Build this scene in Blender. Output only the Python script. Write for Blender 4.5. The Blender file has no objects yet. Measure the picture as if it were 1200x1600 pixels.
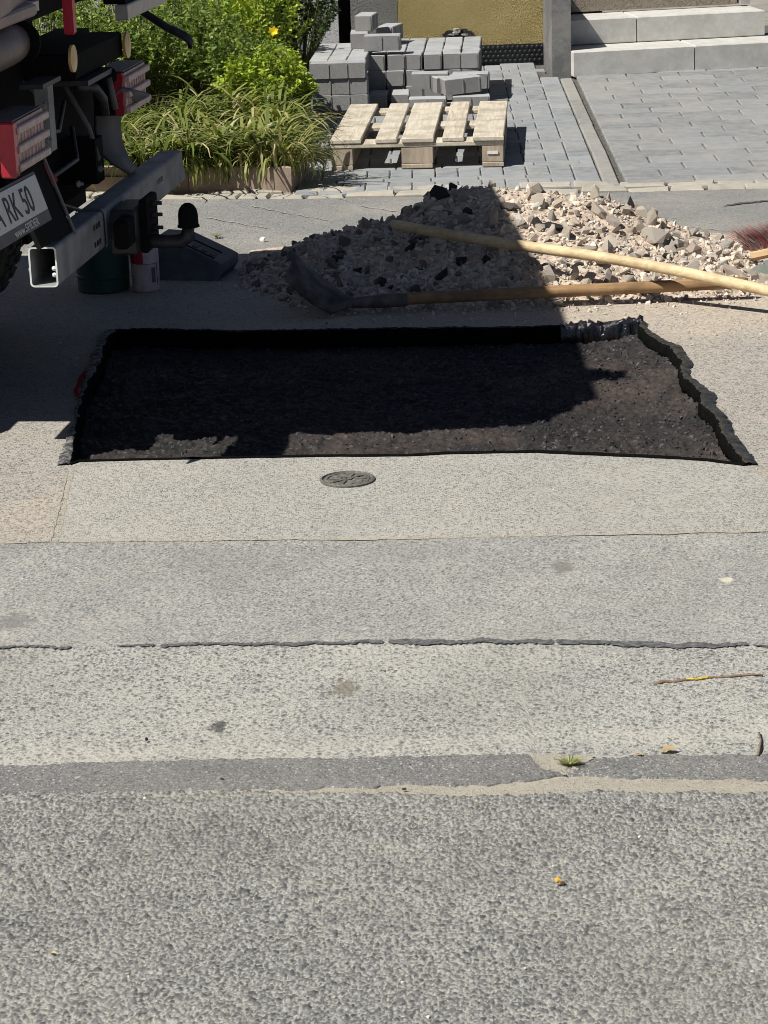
import bpy, bmesh, math, random
import numpy as np
from mathutils import Vector, Matrix, Euler
from mathutils.geometry import delaunay_2d_cdt

rnd = random.Random(7)
rng = np.random.default_rng(11)
scene = bpy.context.scene
COL = scene.collection

# ------------------------------------------------------------------ camera
FOC, CAM_H = 3800.0, 1.8                      # focal length in photo pixels, eye height in metres
PITCH, ROLL = math.radians(17.107), math.radians(2.0)
cp, sp = math.cos(PITCH), math.sin(PITCH)
FW = Vector((0, cp, -sp)); RT0 = Vector((1, 0, 0)); UP0 = Vector((0, sp, cp))
RT = RT0 * math.cos(ROLL) - UP0 * math.sin(ROLL)
UP = UP0 * math.cos(ROLL) + RT0 * math.sin(ROLL)
CAM = Vector((0, 0, CAM_H))
cd = bpy.data.cameras.new("camera"); cam = bpy.data.objects.new("camera", cd); COL.objects.link(cam)
cd.sensor_fit = 'VERTICAL'; cd.sensor_height = 36.0; cd.lens = 36.0 * FOC / 1600.0
cd.clip_start = 0.05; cd.clip_end = 2000
M3 = Matrix((RT, UP, -FW)).transposed()
cam.matrix_world = Matrix.Translation(CAM) @ M3.to_4x4()
scene.camera = cam

# ------------------------------------------------------------------ light
SUN_DIR = Vector((0.68, 0.38, -1.0)).normalized()      # the way the light travels
SUN_EL = math.asin(-SUN_DIR.z); SUN_AZ = math.atan2(-SUN_DIR.x, -SUN_DIR.y)
world = bpy.data.worlds.new("World"); scene.world = world; world.use_nodes = True
wn = world.node_tree; bg = wn.nodes["Background"]
sky = wn.nodes.new("ShaderNodeTexSky"); sky.sky_type = 'NISHITA'; sky.sun_disc = False
sky.sun_elevation = SUN_EL; sky.sun_rotation = SUN_AZ % (2 * math.pi)
wn.links.new(sky.outputs[0], bg.inputs[0]); bg.inputs[1].default_value = 0.05
sky.air_density = 0.5; sky.dust_density = 0.4; sky.ozone_density = 0.0
sl = bpy.data.lights.new("sun", 'SUN'); sl.energy = 5.0; sl.angle = math.radians(0.5); sl.color = (1.0, 0.965, 0.905)
sun = bpy.data.objects.new("sun", sl); COL.objects.link(sun)
sun.rotation_euler = SUN_DIR.to_track_quat('-Z', 'Y').to_euler(); sun.location = (-6, -2, 9)
scene.view_settings.view_transform = 'Standard'; scene.view_settings.look = 'None'
scene.view_settings.exposure = 0.36; scene.view_settings.gamma = 1.0
scene.view_settings.use_curve_mapping = False
scene.cycles.filter_width = 0.95

# ------------------------------------------------------------------ survey helpers (photo point -> place)
def ray(px, py): return FW + RT * ((px - 600) / FOC) - UP * ((py - 800) / FOC)
def G(px, py, z=0.0):
    d = ray(px, py); return CAM + d * ((z - CAM_H) / d.z)
def D(px, py, Y):
    d = ray(px, py); return CAM + d * (Y / d.y)

# ------------------------------------------------------------------ mesh helpers
def wloc(o):
    v = Vector((0, 0, 0))
    while o is not None:
        v = v + o.location; o = o.parent
    return v

def tag(o, label=None, cat=None, group=None, kind=None):
    if label: o['label'] = label
    if cat: o['category'] = cat
    if group: o['group'] = group
    if kind: o['kind'] = kind
    return o

def thing(name, label, cat, loc=(0, 0, 0), group=None):
    o = bpy.data.objects.new(name, None); COL.objects.link(o); o.location = loc
    o.empty_display_size = 0.05
    return tag(o, label, cat, group)

def mesh_obj(name, verts, faces, mat, parent=None, kind=None, smooth=False, tint=None, label=None, loc=None):
    """verts in world space unless loc is given (then local to loc)"""
    me = bpy.data.meshes.new(name)
    verts = np.asarray(verts, dtype=np.float64).reshape(-1, 3)
    base = Vector((0, 0, 0))
    if parent is not None: base = wloc(parent)
    if loc is None: verts = verts - np.array(base)
    me.from_pydata(verts.tolist(), [], [tuple(int(i) for i in f) for f in faces])
    if mat is not None: me.materials.append(mat)
    if smooth: me.polygons.foreach_set('use_smooth', np.ones(len(me.polygons), dtype=bool))
    if tint is not None:
        a = me.attributes.new('tint', 'FLOAT', 'POINT'); a.data.foreach_set('value', np.asarray(tint, dtype=np.float32))
    me.update()
    o = bpy.data.objects.new(name, me); COL.objects.link(o)
    if parent is not None: o.parent = parent
    if loc is not None: o.location = Vector(loc) - base
    if kind: o['kind'] = kind
    if label: o['label'] = label
    return o

class MB:
    def __init__(s): s.v = []; s.f = []
    def add(s, verts, faces):
        n = len(s.v); s.v += [tuple(v) for v in verts]; s.f += [tuple(i + n for i in f) for f in faces]; return s
    def box(s, c, size, M=None, ch=0.0, allch=False):
        x, y, z = [k / 2 for k in size]
        if ch <= 0:
            vs = [Vector((a * x, b * y, d * z)) for d in (-1, 1) for a, b in ((-1, -1), (1, -1), (1, 1), (-1, 1))]
            fs = [(3, 2, 1, 0), (4, 5, 6, 7)] + [(i, (i + 1) % 4, (i + 1) % 4 + 4, i + 4) for i in range(4)]
        else:
            def ring(xx, yy, zz): return [Vector((a * xx, b * yy, zz)) for a, b in ((-1, -1), (1, -1), (1, 1), (-1, 1))]
            if allch: rings = [ring(x - ch, y - ch, -z), ring(x, y, -z + ch), ring(x, y, z - ch), ring(x - ch, y - ch, z)]
            else: rings = [ring(x, y, -z), ring(x, y, z - ch), ring(x - ch, y - ch, z)]
            vs = [v for r in rings for v in r]; k = len(rings)
            fs = [(3, 2, 1, 0), tuple(range(4 * k - 4, 4 * k))]
            for r in range(k - 1):
                fs += [(4 * r + i, 4 * r + (i + 1) % 4, 4 * r + 4 + (i + 1) % 4, 4 * r + 4 + i) for i in range(4)]
        c = Vector(c)
        if M is not None: vs = [M @ v + c for v in vs]
        else: vs = [v + c for v in vs]
        return s.add(vs, fs)
    def prism(s, poly, ext):
        """poly: list of 3-D points (one planar outline), ext: vector"""
        n = len(poly); e = Vector(ext); p = [Vector(q) for q in poly]
        vs = p + [q + e for q in p]
        fs = [tuple(range(n - 1, -1, -1)), tuple(range(n, 2 * n))] + [(i, (i + 1) % n, (i + 1) % n + n, i + n) for i in range(n)]
        return s.add(vs, fs)
    def tube(s, pts, rad, n=10, cap=True):
        pts = [Vector(p) for p in pts]; k = len(pts)
        if not hasattr(rad, '__len__'): rad = [rad] * k
        vs = []; up = Vector((0.13, 0.21, 1)).normalized()
        for i, p in enumerate(pts):
            t = (pts[min(i + 1, k - 1)] - pts[max(i - 1, 0)]).normalized()
            a = t.cross(up)
            if a.length < 1e-3: a = t.cross(Vector((1, 0, 0)))
            a.normalize(); b = a.cross(t)
            vs += [p + (a * math.cos(2 * math.pi * j / n) + b * math.sin(2 * math.pi * j / n)) * rad[i] for j in range(n)]
        fs = [(i * n + j, i * n + (j + 1) % n, (i + 1) * n + (j + 1) % n, (i + 1) * n + j) for i in range(k - 1) for j in range(n)]
        if cap: fs += [tuple(range(n - 1, -1, -1)), tuple((k - 1) * n + j for j in range(n))]
        return s.add(vs, fs)
    def lathe(s, c, prof, n=20, axis='Z', M=None):
        vs = []; c = Vector(c)
        for r, z in prof:
            for j in range(n):
                a = 2 * math.pi * j / n; v = Vector((r * math.cos(a), r * math.sin(a), z))
                vs.append((M @ v if M else v) + c)
        k = len(prof)
        fs = [(i * n + j, i * n + (j + 1) % n, (i + 1) * n + (j + 1) % n, (i + 1) * n + j) for i in range(k - 1) for j in range(n)]
        if prof[0][0] > 1e-4: fs.append(tuple(range(n - 1, -1, -1)))
        if prof[-1][0] > 1e-4: fs.append(tuple((k - 1) * n + j for j in range(n)))
        return s.add(vs, fs)
    def obj(s, name, mat, parent=None, **kw): return mesh_obj(name, s.v, s.f, mat, parent, **kw)

def clone(src, loc, rot=None, scale=None, parent=None, label=None):
    o = src.copy(); COL.objects.link(o)
    for k in ('label',):
        if label is not None: o[k] = label
    o.parent = parent
    o.location = Vector(loc) - (wloc(parent) if parent is not None else Vector((0, 0, 0)))
    if rot is not None: o.rotation_euler = rot
    if scale is not None: o.scale = scale
    return o

# ------------------------------------------------------------------ material helpers
class NT:
    def __init__(s, name, rough=0.8, spec=0.3):
        s.m = bpy.data.materials.new(name); s.m.use_nodes = True
        s.t = s.m.node_tree; s.b = s.t.nodes["Principled BSDF"]
        s.b.inputs['Roughness'].default_value = rough; s.b.inputs['Specular IOR Level'].default_value = spec
        s.tc = s.n("ShaderNodeTexCoord")
    def n(s, typ, **kw):
        q = s.t.nodes.new(typ)
        for k, v in kw.items(): setattr(q, k, v)
        return q
    def L(s, a, b): s.t.links.new(a, b)
    def setin(s, sock, val):
        if hasattr(val, 'is_output'): s.L(val, sock)
        else:
            if sock.type == 'RGBA' and len(val) == 3: val = (*val, 1)
            sock.default_value = val
    def coord(s, scale=(1, 1, 1), src='Object'):
        mp = s.n("ShaderNodeMapping"); s.L(s.tc.outputs[src], mp.inputs[0])
        mp.inputs['Scale'].default_value = scale if hasattr(scale, '__len__') else (scale,) * 3
        return mp.outputs[0]
    def noise(s, co, scale, detail=4, rough=0.55, dist=0.0):
        q = s.n("ShaderNodeTexNoise"); s.L(co, q.inputs['Vector']); q.inputs['Scale'].default_value = scale
        q.inputs['Detail'].default_value = detail; q.inputs['Roughness'].default_value = rough; q.inputs['Distortion'].default_value = dist
        return q.outputs[0]
    def vor(s, co, scale, feature='F1', rand=1.0, metric='EUCLIDEAN'):
        q = s.n("ShaderNodeTexVoronoi"); q.feature = feature; s.L(co, q.inputs['Vector']); q.inputs['Scale'].default_value = scale
        q.inputs['Randomness'].default_value = rand
        return q
    def ramp(s, fac, stops, interp='LINEAR'):
        q = s.n("ShaderNodeValToRGB"); q.color_ramp.interpolation = interp; s.L(fac, q.inputs[0]); e = q.color_ramp.elements
        while len(e) < len(stops): e.new(0.5)
        for i, (p, c) in enumerate(stops):
            e[i].position = p; e[i].color = (c, c, c, 1) if not hasattr(c, '__len__') else (*c[:3], 1)
        return q.outputs[0]
    def mix(s, fac, a, b, mode='MIX'):
        q = s.n("ShaderNodeMix"); q.data_type = 'RGBA'; q.blend_type = mode
        s.setin(q.inputs[0], fac); s.setin(q.inputs[6], a); s.setin(q.inputs[7], b); return q.outputs[2]
    def math(s, op, a, b=0.0, clamp=False):
        q = s.n("ShaderNodeMath"); q.operation = op; q.use_clamp = clamp; s.setin(q.inputs[0], a); s.setin(q.inputs[1], b); return q.outputs[0]
    def smooth(s, x, lo, hi):
        q = s.n("ShaderNodeMapRange"); q.interpolation_type = 'SMOOTHSTEP'; s.setin(q.inputs[0], x)
        q.inputs[1].default_value = lo; q.inputs[2].default_value = hi; return q.outputs[0]
    def bump(s, h, dist=0.002, strength=1.0, prev=None):
        q = s.n("ShaderNodeBump"); s.L(h, q.inputs['Height']); q.inputs['Distance'].default_value = dist; q.inputs['Strength'].default_value = strength
        if prev is not None: s.L(prev, q.inputs['Normal'])
        return q.outputs[0]
    def attr(s, name):
        q = s.n("ShaderNodeAttribute"); q.attribute_name = name; return q.outputs['Fac']
    def rand(s): return s.n("ShaderNodeObjectInfo").outputs['Random']
    def out(s, col=None, normal=None, rough=None):
        if col is not None: s.setin(s.b.inputs['Base Color'], col)
        if normal is not None: s.L(normal, s.b.inputs['Normal'])
        if rough is not None: s.setin(s.b.inputs['Roughness'], rough)
        return s.m
    def xyz(s):
        q = s.n("ShaderNodeSeparateXYZ"); s.L(s.tc.outputs['Object'], q.inputs[0]); return q.outputs

def plain(name, col, rough=0.6, spec=0.3, metal=0.0, var=0.15, scale=30, bump=0.0):
    n = NT(name, rough, spec); co = n.coord(1)
    a = n.noise(co, scale, 5)
    c = n.mix(n.smooth(a, 0.3, 0.7), tuple(k * (1 - var) for k in col), tuple(min(1, k * (1 + var)) for k in col))
    n.b.inputs['Metallic'].default_value = metal
    return n.out(c, n.bump(a, bump) if bump else None)

def asphalt(name, binder, stones, scale, cover=0.6, bump=0.002, dust=(0.45, 0.40, 0.31), dust_amt=0.3, spots=(), fine=True, rough=0.85, dust_bands=(), gap=0.05, wob_amt=.6):
    """binder colour between the stones, three stone colours, scale = stones per metre"""
    n = NT(name, rough, 0.25); co0 = n.coord(1)
    # wobble the lattice so the stones are not clean cells
    wob = n.n("ShaderNodeTexNoise"); n.L(co0, wob.inputs['Vector']); wob.inputs['Scale'].default_value = scale * 1.6; wob.inputs['Detail'].default_value = 2
    vm = n.n("ShaderNodeVectorMath"); vm.operation = 'MULTIPLY_ADD'; n.L(wob.outputs['Color'], vm.inputs[0])
    vm.inputs[1].default_value = (wob_amt / scale,) * 3; n.L(co0, vm.inputs[2]); co = vm.outputs[0]
    e = n.vor(co, scale, 'DISTANCE_TO_EDGE').outputs['Distance']; f = n.vor(co, scale, 'F1')
    sep = n.n("ShaderNodeSeparateColor"); n.L(f.outputs['Color'], sep.inputs[0])
    big = n.math('MULTIPLY', n.smooth(e, gap, gap + 0.11), n.smooth(sep.outputs[0], 1 - cover - 0.03, 1 - cover + 0.03))
    col_b = n.ramp(sep.outputs[1], [(0.0, stones[0]), (0.45, stones[1]), (0.8, stones[1]), (1.0, stones[2])])
    e2 = n.vor(co, scale * 2.3, 'DISTANCE_TO_EDGE').outputs['Distance']; f2 = n.vor(co, scale * 2.3, 'F1')
    sep2 = n.n("ShaderNodeSeparateColor"); n.L(f2.outputs['Color'], sep2.inputs[0])
    sm = n.math('MULTIPLY', n.smooth(e2, 0.06, 0.16), n.smooth(sep2.outputs[0], 0.45, 0.55))
    col_s = n.ramp(sep2.outputs[1], [(0.0, stones[0]), (0.5, stones[1]), (0.85, stones[1]), (1.0, stones[2])])
    gr = n.noise(co0, scale * 7, 3, 0.7)
    patch = n.noise(co0, 1.7, 5, 0.6); patch2 = n.noise(co0, 6.0, 5, 0.65)
    bcol = n.mix(n.smooth(gr, 0.35, 0.65), tuple(k * 0.78 for k in binder), tuple(k * 1.18 for k in binder))
    dm = n.math('MULTIPLY', n.smooth(n.math('ADD', n.math('MULTIPLY', patch, 0.65), n.math('MULTIPLY', patch2, 0.35)), 0.42, 0.66), dust_amt)
    X, Y, Z = n.xyz()
    for y0, y1, amt in dust_bands:                        # dusty bands where loose material has been swept or washed
        w = n.math('ADD', Y, n.math('MULTIPLY', n.math('SUBTRACT', patch2, 0.5), 0.35))
        mid, half = (y0 + y1) / 2, abs(y1 - y0) / 2
        d = n.math('ABSOLUTE', n.math('SUBTRACT', w, mid))
        dm = n.math('ADD', dm, n.math('MULTIPLY', n.math('SUBTRACT', 1.0, n.smooth(d, half * 0.3, half)), amt), True)
    c = n.mix(sm, bcol, col_s); c = n.mix(big, c, col_b)
    c = n.mix(n.math('MULTIPLY', n.smooth(patch2, 0.3, 0.7), 0.22), c, tuple(k * 0.55 for k in binder), 'MIX')
    c = n.mix(n.math('MULTIPLY', dm, n.math('SUBTRACT', 1.0, n.math('MULTIPLY', big, 0.55))), c, dust)
    for (sx, sy, rx, ry, colr, amt) in spots:
        dx = n.math('DIVIDE', n.math('SUBTRACT', X, sx), rx); dy = n.math('DIVIDE', n.math('SUBTRACT', Y, sy), ry)
        r2 = n.math('ADD', n.math('MULTIPLY', dx, dx), n.math('MULTIPLY', dy, dy))
        r2 = n.math('ADD', r2, n.math('MULTIPLY', n.math('SUBTRACT', n.noise(co0, 38, 5, 0.75), 0.5), 5.0))
        c = n.mix(n.math('MULTIPLY', n.math('SUBTRACT', 1.0, n.smooth(r2, 0.3, 1.3)), amt), c, colr)
    dome = n.math('MULTIPLY', big, n.math('ADD', n.math('MULTIPLY', e, 1.3), 0.45))
    h = n.math('ADD', dome, n.math('MULTIPLY', sm, 0.35)); h = n.math('ADD', h, n.math('MULTIPLY', gr, 0.25))
    return n.out(c, n.bump(h, bump))

# ------------------------------------------------------------------ materials
M = {}
M['road'] = asphalt('coarse_road_asphalt', (0.33, 0.322, 0.285), ((0.075, 0.077, 0.08), (0.155, 0.157, 0.158), (0.33, 0.33, 0.315)), 92, 0.66, 0.006, dust_amt=0.35, wob_amt=.9, gap=.03)
def relief(name, binder, stones, dust, dust_amt, bands=(), spots=()):
    n = NT(name, .88, .2); co = n.coord(1); X, Y, Z = n.xyz()
    m = n.attr('mask'); t = n.attr('tone'); gr = n.noise(co, 330, 4, .8); fine = n.noise(co, 1300, 2, .7); patch2 = n.noise(co, 6, 5, .65); patch = n.noise(co, 1.6, 5, .6)
    b = n.mix(n.smooth(gr, .35, .65), tuple(k * .68 for k in binder), tuple(k * 1.25 for k in binder))
    st = n.ramp(t, [(0, stones[0]), (.35, stones[1]), (.62, stones[1]), (.86, stones[2]), (1, tuple(k * 1.35 for k in stones[2]))]); st = n.mix(n.math('MULTIPLY', n.smooth(fine, .45, .7), .4), st, stones[2])
    c = n.mix(m, b, st)
    dm = n.math('MULTIPLY', n.smooth(n.math('ADD', n.math('MULTIPLY', patch, .6), n.math('MULTIPLY', patch2, .4)), .42, .64), dust_amt)
    for y0, y1, amt in bands:
        w = n.math('ADD', Y, n.math('MULTIPLY', n.math('SUBTRACT', patch2, .5), .35)); d = n.math('ABSOLUTE', n.math('SUBTRACT', w, (y0 + y1) / 2)); hf = abs(y1 - y0) / 2
        dm = n.math('ADD', dm, n.math('MULTIPLY', n.math('SUBTRACT', 1.0, n.smooth(d, hf * .3, hf)), amt), True)
    c = n.mix(n.math('MULTIPLY', dm, n.math('SUBTRACT', 1.0, n.math('MULTIPLY', m, .6))), c, dust)
    c = n.mix(n.math('MULTIPLY', n.smooth(n.noise(co, 1.7, 5, .6), .45, .7), .26), c, tuple(k * .42 for k in binder))
    for (sx, sy, rx, ry, colr, amt) in spots:
        dx = n.math('DIVIDE', n.math('SUBTRACT', X, sx), rx); dy = n.math('DIVIDE', n.math('SUBTRACT', Y, sy), ry); r2 = n.math('ADD', n.math('MULTIPLY', dx, dx), n.math('MULTIPLY', dy, dy))
        r2 = n.math('ADD', r2, n.math('MULTIPLY', n.math('SUBTRACT', n.noise(co, 38, 5, .75), .5), 5.0)); c = n.mix(n.math('MULTIPLY', n.math('SUBTRACT', 1.0, n.smooth(r2, .3, 1.3)), amt), c, colr)
    return n.out(c, n.bump(n.math('ADD', gr, n.math('MULTIPLY', fine, .5)), .0007))
M['road_relief'] = relief('coarse_road_relief', (.34, .336, .30), ((.045, .047, .049), (.122, .124, .124), (.25, .25, .24)), (.42, .395, .33), .35)
M['pit_relief'] = relief('fresh_asphalt_relief', (.021, .020, .0195), ((.011, .011, .012), (.030, .028, .0275), (.085, .08, .076)), (.095, .070, .057), .7)
M['pit_relief'].node_tree.nodes['Principled BSDF'].inputs['Roughness'].default_value = .6
M['strip'] = asphalt('fine_dark_asphalt', (0.225, 0.222, 0.212), ((0.08, 0.08, 0.08), (0.20, 0.20, 0.195), (0.52, 0.51, 0.485)), 230, 0.6, 0.0030, dust=(.40, .38, .33), dust_amt=0.4)
M['sand'] = asphalt('sandy_joint_filler', (0.40, 0.37, 0.30), ((0.24, 0.225, 0.19), (0.39, 0.36, 0.30), (0.54, 0.50, 0.43)), 200, 0.5, 0.0015, dust_amt=0.4)
sp_ = []
for px, py, rx, ry, c_, a_ in ((340, 1133, .020, .028, (.05, .05, .05), .8), (540, 1075, .028, .045, (.16, .14, .10), .7), (880, 885, .03, .05, (.16, .15, .13), .7),
                               (20, 970, .05, .06, (.16, .155, .15), .7), (1135, 905, .016, .02, (.55, .52, .40), .8)):
    g_ = G(px, py); sp_.append((g_.x, g_.y, rx, ry, c_, a_))
yb = lambda py: G(600, py).y
M['old'] = asphalt('pale_worn_asphalt', (0.43, 0.415, 0.365), ((0.075, 0.075, 0.078), (0.20, 0.20, 0.20), (0.44, 0.435, 0.41)), 92, 0.42, 0.003, dust=(0.50, 0.455, 0.37), dust_amt=0.3, spots=sp_, dust_bands=((yb(1190), yb(1130), 0.55),))
M['old_relief'] = relief('worn_pavement_relief', (.385, .378, .338), ((.055, .055, .056), (.145, .145, .145), (.34, .335, .32)), (.44, .418, .36), .3, ((yb(1190), yb(1140), .4),), sp_)
M['strip_relief'] = relief('fine_dark_asphalt_relief', (.20, .197, .188), ((.05, .05, .05), (.12, .12, .118), (.30, .296, .285)), (.33, .31, .27), .3)
M['mid_relief'] = relief('pale_fine_asphalt_relief', (.345, .34, .312), ((.07, .07, .07), (.16, .16, .157), (.38, .375, .36)), (.44, .41, .345), .35, (), sp_)
M['mid'] = asphalt('pale_fine_asphalt', (0.38, 0.368, 0.33), ((0.11, 0.11, 0.115), (0.26, 0.258, 0.25), (0.46, 0.45, 0.42)), 150, 0.5, 0.0018, dust=(0.50, 0.44, 0.33), dust_amt=0.4, spots=sp_)
M['street'] = asphalt('dusty_street_asphalt', (0.40, 0.375, 0.33), ((0.09, 0.09, 0.09), (0.27, 0.255, 0.235), (0.48, 0.45, 0.41)), 140, 0.42, 0.0018, dust=(0.50, 0.425, 0.335), dust_amt=0.45, dust_bands=((7.3, 9.6, 0.75),))
M['patchslab'] = asphalt('smooth_concrete_slab', (0.42, 0.405, 0.36), ((0.13, 0.127, 0.125), (0.30, 0.29, 0.27), (0.52, 0.50, 0.46)), 165, 0.45, 0.0015, dust=(0.47, 0.44, 0.375), dust_amt=0.5)
M['walk'] = asphalt('grey_footway_asphalt', (0.27, 0.265, 0.25), ((0.10, 0.10, 0.10), (0.22, 0.22, 0.215), (0.50, 0.49, 0.47)), 160, 0.55, 0.0016, dust=(0.48, 0.44, 0.36), dust_amt=0.4)
M['pit'] = asphalt('fresh_black_asphalt', (0.030, 0.028, 0.027), ((0.013, 0.013, 0.014), (0.040, 0.037, 0.036), (0.13, 0.12, 0.11)), 150, 0.7, 0.006, dust=(0.15, 0.115, 0.095), dust_amt=0.9, rough=0.55)
M['tar'] = plain('old_tar', (0.105, 0.105, 0.104), 0.8, 0.2, var=0.45, scale=80, bump=0.002)

def bitumen(name, col, dusty, amt, rough, spec=0.5):
    n = NT(name, rough, spec); co = n.coord(1); a = n.noise(co, 35, 6, 0.65); b = n.noise(co, 160, 4)
    c = n.mix(n.math('MULTIPLY', n.smooth(n.math('ADD', a, n.math('MULTIPLY', n.math('SUBTRACT', b, .5), .6)), 0.42, 0.62), amt), col, dusty)
    return n.out(c, n.bump(n.math('ADD', a, n.math('MULTIPLY', b, .25)), 0.006))
M['bit_gloss'] = bitumen('glossy_bitumen_tape', (0.010, 0.010, 0.012), (0.02, 0.02, 0.022), 0.3, 0.13, 0.9)
M['bit_olive'] = bitumen('dusty_olive_bitumen_tape', (0.022, 0.021, 0.018), (0.08, 0.072, 0.054), 0.5, 0.36, 0.45)
M['bit_grey'] = bitumen('grey_smeared_bitumen_tape', (0.05, 0.05, 0.05), (0.30, 0.295, 0.275), .75, 0.7, .2)
M['bit_black'] = bitumen('jet_black_bitumen', (0.003, 0.003, 0.003), (0.009, 0.009, 0.008), 0.4, 0.9, 0.06)
M['bit_dark'] = bitumen('dull_bitumen_tape', (0.009, 0.009, 0.010), (0.028, 0.027, 0.026), 0.4, 0.45)

def paverm(name, c1, c2, face=None):
    n = NT(name, 0.85, 0.25); co = n.coord(1, 'Generated' if False else 'Object'); r = n.rand()
    off = n.n("ShaderNodeVectorMath"); off.operation = 'ADD'; n.L(co, off.inputs[0])
    cmb = n.n("ShaderNodeCombineXYZ"); n.L(n.math('MULTIPLY', r, 37.0), cmb.inputs[0]); n.L(n.math('MULTIPLY', r, 91.0), cmb.inputs[1]); n.L(cmb.outputs[0], off.inputs[1])
    o = off.outputs[0]; a = n.noise(o, 14, 5, .6); b = n.noise(o, 260, 3, .7); sp = n.vor(o, 240, 'F1').outputs['Distance']
    c = n.mix(r, c1, c2); c = n.mix(n.math('MULTIPLY', n.smooth(a, .35, .68), .4), c, tuple(k * 1.35 for k in c2)); 
    c = n.mix(n.math('MULTIPLY', n.smooth(b, .52, .68), .45), c, tuple(k * .5 for k in c1))
    c = n.mix(n.math('MULTIPLY', n.smooth(n.noise(o, 900, 1), .6, .7), .35), c, (.6, .6, .6))
    ge = n.n('ShaderNodeNewGeometry').outputs['Position']; d1 = n.noise(ge, 2.6, 5, .65); d2 = n.noise(ge, 30, 4, .7)
    c = n.mix(n.math('MULTIPLY', n.smooth(n.math('ADD', n.math('MULTIPLY', d1, .6), n.math('MULTIPLY', d2, .4)), .45, .62), .38), c, (.36, .335, .29))
    return n.out(c, n.bump(n.math('ADD', b, n.math('MULTIPLY', a, .4)), .0012))
M['paver'] = paverm('blue_grey_concrete_paver', (0.25, 0.26, 0.268), (0.36, 0.367, 0.37))
M['paverside'] = asphalt('grainy_paver_core', (0.31, 0.305, 0.295), ((0.15, 0.15, 0.148), (0.28, 0.277, 0.268), (0.42, 0.415, 0.40)), 330, .5, .0012, dust=(.30, .29, .27), dust_amt=.3)
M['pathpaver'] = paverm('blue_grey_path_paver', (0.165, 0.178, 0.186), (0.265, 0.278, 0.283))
M['drive'] = paverm('mixed_grey_driveway_paver', (0.165, 0.17, 0.17), (0.25, 0.255, 0.253))  # the stones' own grey, varying from stone to stone
M['edging'] = paverm('brown_grey_edging_slab', (0.205, 0.20, 0.185), (0.27, 0.262, 0.24))
M['step'] = paverm('light_grey_step_concrete', (0.46, 0.455, 0.425), (0.52, 0.505, 0.465))
M['slab'] = paverm('dark_grey_concrete_slab', (0.095, 0.098, 0.10), (0.135, 0.136, 0.136))
M['kerb'] = paverm('pale_dusty_kerb_stone', (0.31, 0.29, 0.24), (0.40, 0.365, 0.30))
M['jointsand'] = plain('dark_joint_sand', (0.105, 0.10, 0.088), 0.95, 0.1, var=0.4, scale=70, bump=0.002)
M['soil'] = plain('dark_garden_soil', (0.06, 0.045, 0.033), 0.95, 0.1, var=0.5, scale=40, bump=0.01)
M['earth'] = plain('plain_ground_earth', (0.25, 0.23, 0.2), 0.95, 0.1, var=0.2, scale=5)

def plaster(name, c1, c2, sc, bd):
    n = NT(name, .92, .1); co = n.coord(1); a = n.noise(co, sc, 3, .5, 1.2); b = n.noise(co, 2.2, 5, .6); d = n.noise(co, sc * 4, 3)
    c = n.mix(n.smooth(b, .3, .7), c1, c2); c = n.mix(n.math('MULTIPLY', n.smooth(a, .5, .35), .35), c, tuple(k * .6 for k in c1))
    return n.out(c, n.bump(n.math('ADD', n.smooth(a, .3, .7), n.math('MULTIPLY', d, .25)), bd))
M['yellow'] = plaster('ochre_scratch_plaster', (0.46, 0.365, 0.155), (0.60, 0.48, 0.225), 95, .014)
M['greyplaster'] = plaster('grey_rough_plaster', (0.20, 0.195, 0.18), (0.28, 0.27, 0.25), 110, .006)
M['pebbledash'] = asphalt('beige_pebbledash', (0.33, 0.28, 0.22), ((0.17, 0.14, 0.11), (0.30, 0.255, 0.20), (0.44, 0.39, 0.32)), 130, .6, .004, dust_amt=.1)
M['palewall'] = plaster('pale_grey_render', (0.42, 0.42, 0.42), (0.52, 0.52, 0.51), 60, .002)
M['cavity'] = plain('dark_mortar_and_gap_shade', (0.04, 0.038, 0.036), .95, .1, var=.5, scale=60, bump=.01)
M['mortar'] = plain('grey_mortar_lump', (0.33, 0.32, 0.29), .95, .1, var=.3, scale=60, bump=.006)
M['blackplastic'] = plain('black_drain_plastic', (0.012, 0.013, 0.015), .4, .4)

def wood(name, c1, c2, dark, grain=(3, 60, 60), rough=.75):
    n = NT(name, rough, .2); co = n.coord(1); r = n.rand()
    off = n.n("ShaderNodeVectorMath"); off.operation = 'ADD'; n.L(co, off.inputs[0]); cmb = n.n("ShaderNodeCombineXYZ")
    for i in range(3): n.L(n.math('MULTIPLY', r, 13.0 + 7 * i), cmb.inputs[i])
    n.L(cmb.outputs[0], off.inputs[1]); mp = n.n("ShaderNodeMapping"); n.L(off.outputs[0], mp.inputs[0]); mp.inputs['Scale'].default_value = grain
    g = n.noise(mp.outputs[0], 1.0, 6, .65, .6); p = n.noise(off.outputs[0], 7, 4, .6)
    c = n.mix(n.smooth(g, .3, .7), c1, c2); c = n.mix(n.math('MULTIPLY', n.smooth(p, .44, .64), .6), c, dark)
    c = n.mix(n.math('MULTIPLY', n.smooth(g, .62, .72), .5), c, dark)
    c = n.mix(n.math('MULTIPLY', r, .3), c, c2)
    return n.out(c, n.bump(g, .0015))
M['palletwood'] = wood('weathered_pallet_wood', (0.40, 0.345, 0.26), (0.62, 0.56, 0.455), (0.24, 0.20, 0.15), (70, 5, 60))
M['palletblock'] = wood('grey_pallet_block_wood', (0.34, 0.275, 0.205), (0.46, 0.39, 0.30), (0.23, 0.18, 0.13), (60, 60, 8))
M['handle'] = wood('pale_ash_handle', (0.50, 0.36, 0.19), (0.74, 0.59, 0.36), (0.20, 0.12, 0.06), (7, 70, 70), .5)
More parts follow.
